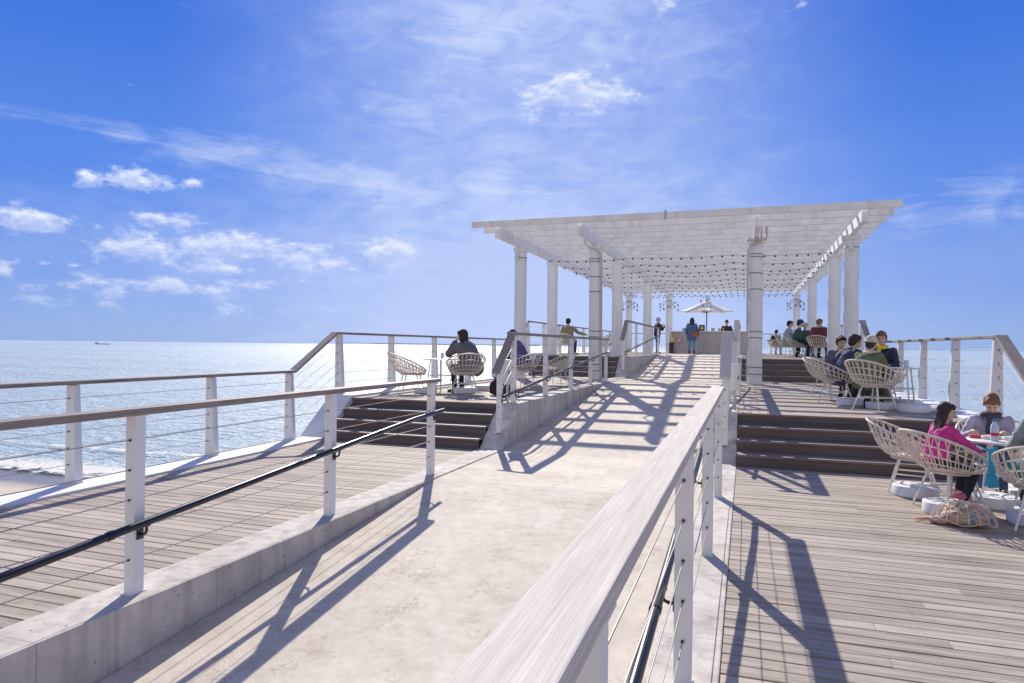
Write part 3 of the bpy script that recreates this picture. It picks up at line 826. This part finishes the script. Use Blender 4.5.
person('person in a big navy padded jacket with short dark hair, back turned', (1.46, 12.25, .6), 65, .92, lean=30, head=(0, 8), near=True,
       hands=((-.2,.5,.66),(.18,.5,.66)), top=('navy padded jacket', (.045,.055,.095)), hair='hairdark', bulk=1.35, hood=True)
person('person in a pale knitted hat and green jacket, back to the viewer', (1.68, 11.28, .6), 32, .86, lean=24, head=(0, 6), near=True,
       hands=((-.18,.48,.66),(.2,.46,.66)), top=('moss green jacket', (.13,.15,.075)), legs=('dark green trousers', (.05,.06,.04)), hair='hairdark', hat=('beanie', 'oatmeal knitted hat', (.58,.53,.40)), bulk=1.12, scarf=('beige wrap', (.6,.5,.38)))
person('dark haired person low behind the navy jacket at the middle right table', (1.46, 13.45, .6), 140, .9, lean=26, head=(20, 10), near=False,
       hands=((-.1,.45,.6),(.2,.45,.6)), top=('slate jacket', (.10,.11,.14)), hair='hairblack', bulk=1.1)
person('brown haired person with navy coat and yellow scarf facing the viewer', (2.08, 12.4, .6), 192, .92, lean=14, head=(0, 6), near=True,
       hands=((-.14,.44,.70),(.16,.44,.72)), top=('dark navy coat', (.03,.035,.06)), legs=('taupe trousers', (.24,.19,.16)), hair='hairbrown', scarf=('yellow scarf', (.72,.60,.06)), bulk=1.1)
person('woman in a grey hooded top resting her cheek on her hand at the left table', (-4.80, 11.75, .6), -72, .95, lean=28, head=(-6, 12), near=True,
       hands=((-.10,.36,.99),(.2,.42,.62)), top=('charcoal grey fleece', (.13,.13,.14)), legs=('black trousers', (.02,.02,.02)), hair='hairdark', hairlen=.2, bulk=1.3, hood=True, coat=.4)
person('person in a purple and blue jacket bent over behind the left ramp railing', (-4.55, 14.0, .6), -75, 1.0, lean=30, head=(0, 24),
       hands=((-.15,.50,.6),(.2,.5,.6)), top=('purple blue jacket', (.11,.09,.21)), legs=('black jeans', (.02,.02,.03)), hair='hairdark', bulk=1.15, hood=True, scarf=('teal wrap', (.02,.22,.34)))
person('man in an olive jacket seated by the upper left railing, arm stretched out', (-6.08, 24.0, 1.2), 12, 1.0, lean=4, head=(-10, 0),
       hands=((-.22,.25,.6),(.62,.15,.72)), top=('olive jacket', (.26,.22,.12)), hair='hairblack', bulk=1.15)
# woman at the bar with bag
wt, j = person('woman in a denim coat with a brown bag standing at the bar', (-2.39, 33.0, 1.2), -8, .98, sit=False, lean=2, head=(0, 4), near=False,
       hands=((-.22,.14,.95),(.30,.10,.88)), feet=((-.12,.06,.07),(.10,-.08,.07)), top=('blue denim coat', (.06,.15,.33)), legs=('light blue jeans', (.17,.30,.46)), shoes=('brown shoes', (.06,.04,.03)), hair='hairdark', hairlen=.22, coat=.45, bulk=1.1, topname='coat')
bg = thing('shoulder_bag', 'brown leather bag slung on the hip of the woman in denim', 'bag', (-2.25, 32.82, 2.02), R(10))
s = MB(); s.box(-.17, .17, -.05, .05, -.02, .22); s.build('pouch', cloth('tan leather', (.36,.15,.05)), bg, bevel=.03)
s = MB(); s.box(-.172, .172, -.06, -.05, .09, .222); s.build('flap', cloth('dark tan leather', (.28,.11,.035)), bg, bevel=.006)
s = MB(); s.tube([(-.16,0,.2),(-.28,-.02,.46),(-.32,.06,.62),(-.25,.2,.6),(.0,.26,.4),(.16,.06,.2)], .012, 6); s.build('strap', cloth('dark tan leather', (.28,.11,.035)), bg)
person('grey haired man with a black backpack standing left of the bar', (-4.06, 33.5, 1.2), 60, 1.0, sit=False, lean=4, head=(0, 8),
       hands=((-.16,.34,1.36),(.18,.3,1.3)), top=('black backpack jacket', (.03,.03,.035)), legs=('dark jeans', (.04,.045,.06)), hair='hairgrey', bulk=1.12)
person('bartender in black behind the counter under the umbrella', (-.90, 35.4, 1.2), 180, .97, sit=False, lean=10, head=(0, 20),
       hands=((-.2,.3,1.1),(.2,.3,1.1)), top=('black staff shirt', (.025,.025,.03)), hair='hairblack')
person('leftmost guest of the upper right trio in a grey jacket', (1.42, 26.4, 1.2), 110, 1.0, lean=10, head=(0, 8), top=('pale grey jacket', (.35,.37,.42)), hair='hairblack', bulk=1.1)
person('guest in a navy cap and bottle green jacket on the upper right deck', (1.68, 25.6, 1.2), 95, 1.0, lean=12, head=(0, 8), top=('bottle green jacket', (.03,.10,.07)), hair='hairblack', hat=('cap', 'navy cap', (.02,.035,.09)), bulk=1.12)
person('pale haired guest at the right of the upper trio', (1.97, 26.6, 1.2), 150, .96, lean=12, head=(20, 10), top=('charcoal coat', (.07,.07,.085)), hair='hairgrey', bulk=1.05)
person('guest in a camel and maroon coat with his back to the viewer', (2.30, 24.85, 1.2), 25, 1.0, lean=6, head=(30, 6), top=('maroon coat', (.12,.025,.03)), hair='hairbrown', bulk=1.2, scarf=('camel wrap', (.45,.33,.18)))
person('dark clad guest alone in a wicker chair at the far end', (1.43, 36.6, 1.2), 20, .95, lean=6, head=(0, 10), hands=((-.45,0,.75),(.45,0,.75)), top=('black coat', (.02,.02,.022)), hair='hairdark')

# ------------------------------------------------------------------ small belongings
def lump(name, label, cat, loc, parts, group=None): 
    t = thing(name, label, cat, loc, 0, group)
    return t
# net bag
m, nt, b = new_mat('net bag cloth'); o = coords(nt)
vo = nt.nodes.new('ShaderNodeTexVoronoi'); nt.links.new(o, vo.inputs['Vector']); vo.inputs['Scale'].default_value = 26
cr = nt.nodes.new('ShaderNodeValToRGB'); sepc = nt.nodes.new('ShaderNodeSeparateColor'); nt.links.new(vo.outputs['Color'], sepc.inputs[0]); nt.links.new(sepc.outputs[0], cr.inputs[0])
els = cr.color_ramp; els.interpolation = 'CONSTANT'
els.elements[0].color = (.52,.36,.30,1); els.elements[1].position = .35; els.elements[1].color = (.55,.24,.16,1)
for p_, c_ in ((.5,(.58,.42,.36,1)),(.72,(.20,.30,.38,1)),(.78,(.52,.34,.28,1)),(.93,(.50,.40,.16,1))):
    e = els.elements.new(p_); e.color = c_
nt.links.new(cr.outputs[0], b.inputs['Base Color']); b.inputs['Roughness'].default_value = .8
bump(nt, b, N(nt, vo.outputs['Distance']), .6, .01); M['netcloth'] = m
bag = thing('beach_bag', 'slumped cream net bag of beach things on the boards under the table', 'bag', (1.76, 6.74, .002), R(-15))
s = MB(); s.ell((0,0,.07), (.17,.12,.075)); s.ell((.1,.02,.10), (.12,.1,.10)); s.ell((-.17,-.01,.03), (.10,.06,.035)); s.ell((-.05,.04,.1), (.1,.08,.07))
bo = remeshed(s, 'contents', M['netcloth'], bag, .01, 3)
s = MB()
for k in range(9):
    a = k*PI/9
    s.tube([(.24*math.cos(q*PI/8)*math.cos(a)-.0, .17*math.cos(q*PI/8)*math.sin(a), .05+.165*math.sin(q*PI/8)*.98) for q in range(9)], .004, 5)
for k in range(4): s.tube([((.235-.045*k)*math.cos(q*PI/12), (.165-.03*k)*math.sin(q*PI/12), .05+.045*k+.02*math.sin(q*1.3)) for q in range(24)], .004, 5, closed=True)
s.build('net', cloth('cream netting', (.62,.52,.42)), bag)
s = MB(); s.tube([(-.2,0,.05),(-.3,-.05,.03),(-.36,-.02,.015),(-.3,.04,.012),(-.2,.03,.03)], .009, 6); s.build('handle', cloth('coral cord', (.62,.26,.18)), bag)
# blue toy spades hanging on the right chair
sp = thing('toy_spade', 'bright blue toy spades hanging from the teal covered chair', 'toy', (2.05, 7.08, .0), R(20))
blue = cloth('blue plastic toy', (.05,.40,.68), .08)
for k, (dx, z0, z1) in enumerate(((0, .30, .62), (.045, .28, .63))):
    s = MB(); s.box(dx-.016, dx+.016, -.008+.02*k, .008+.02*k, z0+.1, z1); s.hexa([(dx-.05,-.01+.02*k,z0),(dx+.05,-.01+.02*k,z0),(dx+.05,.012+.02*k,z0),(dx-.05,.012+.02*k,z0),(dx-.03,-.008+.02*k,z0+.11),(dx+.03,-.008+.02*k,z0+.11),(dx+.03,.01+.02*k,z0+.11),(dx-.03,.01+.02*k,z0+.11)])
    s.tube([(dx-.03,.02*k,z1),(dx+.03,.02*k,z1)], .011, 8); s.build('spade', blue, sp, bevel=.003)
# teal cover on chair
s = MB()
for k in range(7):
    a = R(205+k*14+10); 
    p = lambda kk, da: Vector((2.36+(.17+.12*kk)*math.sin(a+da), 6.86+(.17+.12*kk)*math.cos(a+da)-.03*kk, .41+.17*kk))
    s.hexa([p(0,-.09), p(0,.09), p(0,.09)+Vector((0,0,.012)), p(0,-.09)+Vector((0,0,.012)), p(1,-.09), p(1,.09), p(1,.09)+Vector((0,.014,0)), p(1,-.09)+Vector((0,.014,0))])
tag(s.build('chair_cover', cloth('teal striped cloth', (.04,.32,.36))), 'teal striped cloth lining the wicker chair at the right edge', 'cover')
# table items
def item(name, label, cat, loc, col, prof, matn):
    s = MB(); s.lathe(prof, 20); o_ = s.build(name, cloth(matn, col, .06)); o_.location = loc; return tag(o_, label, cat)
bt = thing('water_bottle', 'clear bottle with a red and blue label on the snack table', 'bottle', (2.27, 7.72, .628))
s = MB(); s.lathe([(0,0),(.032,0),(.034,.01),(.034,.13),(.03,.15),(.014,.175),(.014,.19)], 20); s.build('bottle_body', cloth('pale blue plastic', (.55,.66,.78), .04), bt)
s = MB(); s.lathe([(.0345,.05),(.0352,.05),(.0352,.08),(.0345,.08)], 20); s.build('label_band', cloth('red label', (.6,.06,.08)), bt)
s = MB(); s.lathe([(0,.188),(.017,.188),(.017,.21),(0,.21)], 16); s.build('lid', cloth('blue lid', (.03,.16,.5)), bt)
item('paper_cup', 'white paper cup on the snack table', 'cup', (2.45, 7.72, .628), (.75,.74,.72), [(0,0),(.028,0),(.037,.09),(.034,.09),(.027,.01),(0,.01)], 'white paper')
rr = random.Random(11)
cols = [(.65,.10,.08), (.75,.68,.55), (.78,.55,.08), (.7,.7,.72), (.12,.25,.45)]
labs = ['small red snack packet at the left edge of the snack table', 'cream snack packet on the snack table before the child in lilac', 'yellow snack box on the snack table near the bottle', 'crumpled white napkin on the snack table', 'dark blue pouch on the snack table']
for k in range(5):
    x = 2.16+.09*k; y = 7.92-.05*(k % 2)
    s = MB(); s.hexa([(-.05,-.035,0),(.05,-.035,0),(.05,.035,0),(-.05,.035,0),(-.042,-.03,.035),(.045,-.026,.03),(.04,.03,.04),(-.046,.028,.028)])
    o_ = s.build(['snack_packet','snack_packet','snack_box','napkin','pouch'][k], cloth('snack %s' % ['red','cream','yellow','white','blue'][k], cols[k], .1), bevel=.008); o_.location = (x, y, .628); o_.rotation_euler = (0,0,rr.uniform(-1,1)); tag(o_, labs[k], ['snack','snack','snack','napkin','pouch'][k])
item('drink_cup', 'clear cup on the left deck table', 'cup', (-5.5, 11.95, 1.228), (.7,.72,.75), [(0,0),(.03,0),(.038,.11),(.035,.11),(.028,.01),(0,.01)], 'clear cup plastic')
item('drink_cup', 'cup on the middle right table by the pier railing', 'cup', (2.32, 11.8, 1.228), (.72,.72,.72), [(0,0),(.03,0),(.038,.11),(.035,.11),(.028,.01),(0,.01)], 'cup plastic')
# dark bag beside hooded woman
bg = thing('tote_bag', 'dark tote bag on the boards right of the hooded woman', 'bag', (-4.15, 11.5, .602), R(20))
s = MB(); s.ell((0,0,.15), (.2,.13,.16)); s.ell((.03,0,.06), (.23,.15,.07)); remeshed(s, 'pouch', cloth('black canvas', (.025,.024,.028)), bg, .012, 3)
s = MB(); s.tube([(-.1,0,.26),(-.06,0,.4),(.06,0,.4),(.1,0,.26)], .012, 6); s.build('handle', cloth('black canvas', (.025,.024,.028)), bg)

# ------------------------------------------------------------------ bar and umbrella
bar = thing('bar_counter', 'pale board clad bar counter at the top of the ramp', 'bar', (-1.85, 34.0, 1.2))
s = MB(); s.box(-1.55, 1.95, .06, .8, .0, 1.03); s.build('carcass', M['boxgrey'], bar)
s = MB()
x = -1.55
while x < 1.94:
    s.box(x+.004, min(x+.17, 1.95)-.004, .03, .058, .02, 1.02); x += .17
s.build('cladding', M['barwood'], bar)
s = MB(); s.box(-1.68, 2.05, -.04, .92, 1.032, 1.10); s.build('countertop', M['tabletop'], bar, bevel=.01)
s = MB(); s.box(-1.68, -1.56, .0, .5, 0, 1.03); s.build('end_panel', M['boxgrey'], bar)
sg = thing('menu_stand', 'black counter sign with a yellow mark by the umbrella pole', 'sign', (-2.02, 34.25, 2.302))
s = MB(); s.hexa([(-.14,-.03,0),(.14,-.03,0),(.14,.0,0),(-.14,.0,0),(-.14,.03,.30),(.14,.03,.30),(.14,.05,.30),(-.14,.05,.30)]); s.build('board', M['black'], sg)
s = MB(); s.hexa([(-.05,-.02,.08),(.06,-.02,.08),(.06,-.013,.08),(-.05,-.013,.08),(-.05,.006,.22),(.06,.006,.22),(.06,.013,.22),(-.05,.013,.22)]); s.build('mark', cloth('yellow print', (.8,.66,.03), .03), sg)
for nm, x, col, lab in (('napkin_box', -2.85, (.45,.47,.5), 'grey box on the bar left of the woman in denim'), ('napkin_box', -1.50, (.45,.47,.5), 'grey box on the bar right of the umbrella pole')):
    s = MB(); s.box(-.08, .08, -.06, .06, 0, .14); s.box(-.06, .06, -.062, -.0605, .05, .1); o_ = s.build(nm, cloth('grey card', col), bevel=.006); o_.location = (x, 34.2, 2.302); tag(o_, lab, 'box')
for k, x in enumerate((-1.22, -1.02)):
    s = MB(); s.lathe([(0,0),(.04,0),(.042,.12),(.02,.15),(.02,.17),(0,.17)], 16); o_ = s.build('juice_bottle', cloth('orange juice', (.75,.38,.05), .05)); o_.location = (x, 34.15, 2.302); tag(o_, ('small orange bottle on the bar left of the bartender', 'small orange bottle on the bar directly before the bartender')[k], 'bottle')
nb = thing('notice', 'yellow and white notices pinned to the left end of the bar', 'notice', (-3.35, 33.92, 1.75))
s = MB(); s.box(-.07, .07, -.012, 0, 0, .26); s.build('sheet', cloth('yellow notice paper', (.75,.62,.2)), nb)
s = MB(); s.box(.16, .38, .01, .02, .02, .28); s.build('sheet', cloth('floral notice paper', (.66,.42,.42), .5), nb)
bn = thing('waste_bin', 'slim black bin at the left end of the bar', 'bin', (-3.40, 33.72, 1.202))
s = MB(); s.hexa([(-.09,-.1,0),(.09,-.1,0),(.09,.1,0),(-.09,.1,0),(-.11,-.12,.5),(.11,-.12,.5),(.11,.12,.5),(-.11,.12,.5)]); s.build('bin_body', M['black'], bn, bevel=.01)
s = MB(); s.box(-.115, .115, -.125, .125, .501, .53); s.build('lid', M['black'], bn, bevel=.008)

um = thing('umbrella', 'white canvas umbrella open over the bar', 'umbrella', (-1.84, 35.0, 1.2), R(10))
s = MB(); s.tube([(0,0,0),(0,0,2.62)], .03, 12); s.build('pole', M['rail'], um)
s = MB(); n = 8; Rm = 1.3; top = Vector((0,0,2.62)); rim = [Vector((Rm*math.cos(2*PI*k/n), Rm*math.sin(2*PI*k/n), 2.08)) for k in range(n)]
for k in range(n):
    a, b_ = rim[k], rim[(k+1) % n]; mid_ = (a+b_)/2*.97; mid_.z = 2.10
    for q in range(6):
        t0, t1 = q/6, (q+1)/6
        for (p, r_) in ((a, mid_), (mid_, b_)):
            f = lambda P_, t_: top.lerp(P_, t_)+Vector((0,0,-.015*math.sin(t_*PI)))
            s._add([f(p,t0), f(r_,t0), f(r_,t1), f(p,t1)], [(0,1,2,3)], False)
cn = s.build('canopy', M['canvas'], um); so_ = cn.modifiers.new('t', 'SOLIDIFY'); so_.thickness = .006
s = MB(); s.lathe([(0,2.60),(.05,2.60),(.04,2.68),(.02,2.72),(0,2.73)], 14); s.build('finial', M['rail'], um)
for k in range(n):
    s = MB(); s.tube([Vector((0,0,2.55)), rim[k]+Vector((0,0,-.02))], .012, 6); s.tube([Vector((0,0,2.0)), rim[k].lerp(Vector((0,0,2.55)), .5)], .010, 6); s.build('rib', M['rail'], um)
s = MB(); s.lathe([(0,0),(.3,0),(.3,.06),(.05,.08),(.05,.3),(.031,.3)], 24); s.build('base', M['plastic'], um)

# ------------------------------------------------------------------ camera
cd = bpy.data.cameras.new('camera'); co = bpy.data.objects.new('camera', cd); C.objects.link(co)
cd.sensor_width = 36; cd.lens = 683/1024*36; cd.clip_start = .05; cd.clip_end = 60000
co.location = (0, 0, 1.49)
pitch = math.atan((345.7-341.5)/683)
co.rotation_euler = (Matrix.Rotation(R(18.9), 3, 'Z') @ Matrix.Rotation(PI/2+pitch, 3, 'X') @ Matrix.Rotation(math.atan(9/800), 3, 'Z')).to_euler()
sc.camera = co

# ------------------------------------------------------------------ light
SUN_AZ, SUN_EL = -23.2, 33.6     # degrees clockwise from +Y; up
d = Vector((math.sin(R(SUN_AZ))*math.cos(R(SUN_EL)), math.cos(R(SUN_AZ))*math.cos(R(SUN_EL)), math.sin(R(SUN_EL))))
sl = bpy.data.lights.new('sun', 'SUN'); sl.energy = 4.0; sl.angle = R(.5); sl.color = (1, .93, .82)
so = bpy.data.objects.new('sun', sl); C.objects.link(so); so.rotation_euler = d.to_track_quat('Z', 'Y').to_euler(); so.location = (0, 0, 30)

w = bpy.data.worlds.new('World'); sc.world = w; w.use_nodes = True; nt = w.node_tree
bgn = nt.nodes['Background']
sky = nt.nodes.new('ShaderNodeTexSky'); sky.sky_type = 'NISHITA'; sky.sun_disc = False
sky.sun_elevation = R(SUN_EL); sky.sun_rotation = R(SUN_AZ); sky.air_density = 1.0; sky.dust_density = .35; sky.ozone_density = 3.0
g = coords(nt, 'Generated')
sp = nt.nodes.new('ShaderNodeSeparateXYZ'); nt.links.new(g, sp.inputs[0])
X_, Y_, Z_ = (N(nt, sp.outputs[i]) for i in range(3))
az = X_.op('ARCTAN2', Y_)*(180/PI); el = Z_.op('ARCSINE')*(180/PI)
q = vec(nt, az, el*1.9, 0.0)
f1 = noise(nt, q, .30, 8, .58, .2)
f2 = noise(nt, q, 1.5, 6, .6, .1)
fb = f1*.7+f2*.3
def blob(list_, el=None):
    tot = None; el = el or globals()['el']
    for (a, e, ra, re, k) in list_:
        dx = (az-a)*(1/ra); dy = (el-e)*(1/re)
        # flat base, round top
        v = (dx*dx+dy*dy).op('SQRT').rng(0, 1.9, k, 0)
        tot = v if tot is None else tot.max(v)
    return tot
CUM = ([(-51,11.5,1.2,.6,.9),(-47.7,11.7,2.1,.75,1),(-44.1,12.0,.8,.4,.7),(-54.6,8.1,2.3,1.0,.95),(-46,9.1,2.6,.7,.95),(-47,6.9,4.2,1.3,1),
            (-43,7.3,4.6,1.2,1),(-38.4,7.3,4.2,1.1,.95),(-42.4,5.7,2.8,.8,.85),(-30,7.5,2.6,1.2,1),(-33.5,6.6,5,.9,.6),(-50.6,4.1,5,.9,.8),(-45.5,4.0,4.5,.8,.8),(-38,4.6,5,.8,.7),(-54,2.6,5,.6,.6),(-42,2.6,6,.6,.6),(-34.5,7.6,3,.9,.75),(-49.5,8.0,2.2,.6,.6),
            (-55.6,4.7,.9,.5,.8),(-53.4,5.3,.6,.25,.7),(-51.6,5.3,.6,.25,.7),(-14,20.2,3.9,1.6,1.15),(-55.2,14.3,.8,.4,.6),(-6.3,26.1,1.6,1.0,.8),(4,25,.9,.6,.7),(-9,24.5,.8,.5,.55),(19.5,3.5,3,.4,.3)])
cum = blob(CUM)
cden = (cum*1.35 + (fb-.5)*3.6 - .62)
low = el.rng(1, 9, .6, 1)
calpha = cden.rng(-.12, .75, 0, .84, True)*low
q2 = vec(nt, az+.12, (el+.42)*1.9, 0.0)
fs_ = noise(nt, q2, .30, 6, .58, .2)*.7+noise(nt, q2, 1.5, 4, .6, .1)*.3
core = (blob(CUM, el+.42)*1.35 + (fs_-.5)*3.6 - .62).rng(.0, .8)
# cirrus: streaks tilted down to the right
rot = mapping(nt, vec(nt, az, el, 0.0), (1,1,1), (0,0,R(4)))
st1 = noise(nt, mapping(nt, rot, (.05, .55, 1)), 1.0, 7, .66, 1.1)
st2 = noise(nt, mapping(nt, vec(nt, az, el, 0.0), (.22, .5, 1), (0,0,R(-38))), 1.0, 6, .62, .9)
cir = blob([(-52,15.2,6,1.0,.7),(-40,14.6,9,1.6,.8),(12,9.5,10,2.2,.7),(-26,18,9,2.5,.6),(-49,14.6,5,1.0,.8),(-43,14.0,6,1.2,.95),(-36,13.2,7,1.7,1.0),(-29,12.8,7,2.0,.95),(-20,13.4,7,3,.75),(-17,11,9,2,.5),(16,11,5,1.8,.75),(19,8,6,1.5,.5),(-22,24,8,4,.7),(-30,9,9,3,.45)])
ca = (cir*1.0+(st1-.5)*1.5+(st2-.5)*.9-.42).rng(0, .95, 0, .58, True)
veil = blob([(-20,27,15,7,1.0),(-10,23,10,6,.7),(-24,16,16,8,.5),(-30,8,22,6,.7),(-45,5,16,5,.75),(-5,12,12,6,.35),(17,8,10,5,.4),(-12,1,14,8,1.15),(-28,3,16,6,.8),(-42,7,14,5,.95),(-20,9,10,5,.6)])
glow = (az+17).op('ABSOLUTE').rng(31, 2, 0, .58, True) + (az+14).op('ABSOLUTE').rng(40, 5, 0, .42, True)*el.rng(17, 2, 0, 1)
va = (veil*.75+(st2-.5)*.8+(f1-.5)*.3).rng(.12, 1.0, 0, .55, True)
skyt = mix(nt, 1.0, sky.outputs[0], (.35, .55, 1.0), 'MULTIPLY')
gr = nt.nodes.new('ShaderNodeValToRGB'); nt.links.new(el.rng(0, 90).s, gr.inputs[0])
e_ = gr.color_ramp.elements; gr.color_ramp.interpolation = 'EASE'
e_[0].position = 0; e_[0].color = (.225,.325,.60,1); e_[1].position = 1; e_[1].color = (.02,.08,.40,1)
for p_, c_ in ((.06,(.16,.26,.60,1)), (.14,(.075,.19,.60,1)), (.29,(.030,.125,.55,1)), (.5,(.025,.10,.48,1))):
    x_ = e_.new(p_); x_.color = c_
grad = mix(nt, 1.0, gr.outputs[0], (10,10,10), 'MULTIPLY')
skyc = mix(nt, .14, grad, skyt)
# unseen bright cloud added behind the camera as fill light for the shade
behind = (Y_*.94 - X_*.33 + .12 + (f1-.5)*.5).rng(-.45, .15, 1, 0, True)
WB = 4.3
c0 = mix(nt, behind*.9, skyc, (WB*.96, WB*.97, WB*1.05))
W = 7.6
va = (va*.6 + glow*(f1*.7+st2*.8+st1*.5+.02)).min(.88)
c1 = mix(nt, va, c0, (W*.55, W*.66, W*1.0))
c1 = mix(nt, ca, c1, (W*.80, W*.88, W*1.05))
shade = mix(nt, core, (W*.98, W*1.02, W*1.1), (W*.50, W*.61, W*.95))
c1 = mix(nt, calpha, c1, shade)
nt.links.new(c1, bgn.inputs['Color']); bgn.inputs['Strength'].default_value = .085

# ------------------------------------------------------------------ render settings
sc.view_settings.view_transform = 'Standard'; sc.view_settings.look = 'None'; sc.view_settings.gamma = 1
sc.view_settings.exposure = .6
sc.render.engine = 'CYCLES'
sc.cycles.max_bounces = 6; sc.cycles.transparent_max_bounces = 6
sc.cycles.use_denoising = True
sc.cycles.sample_clamp_indirect = 6
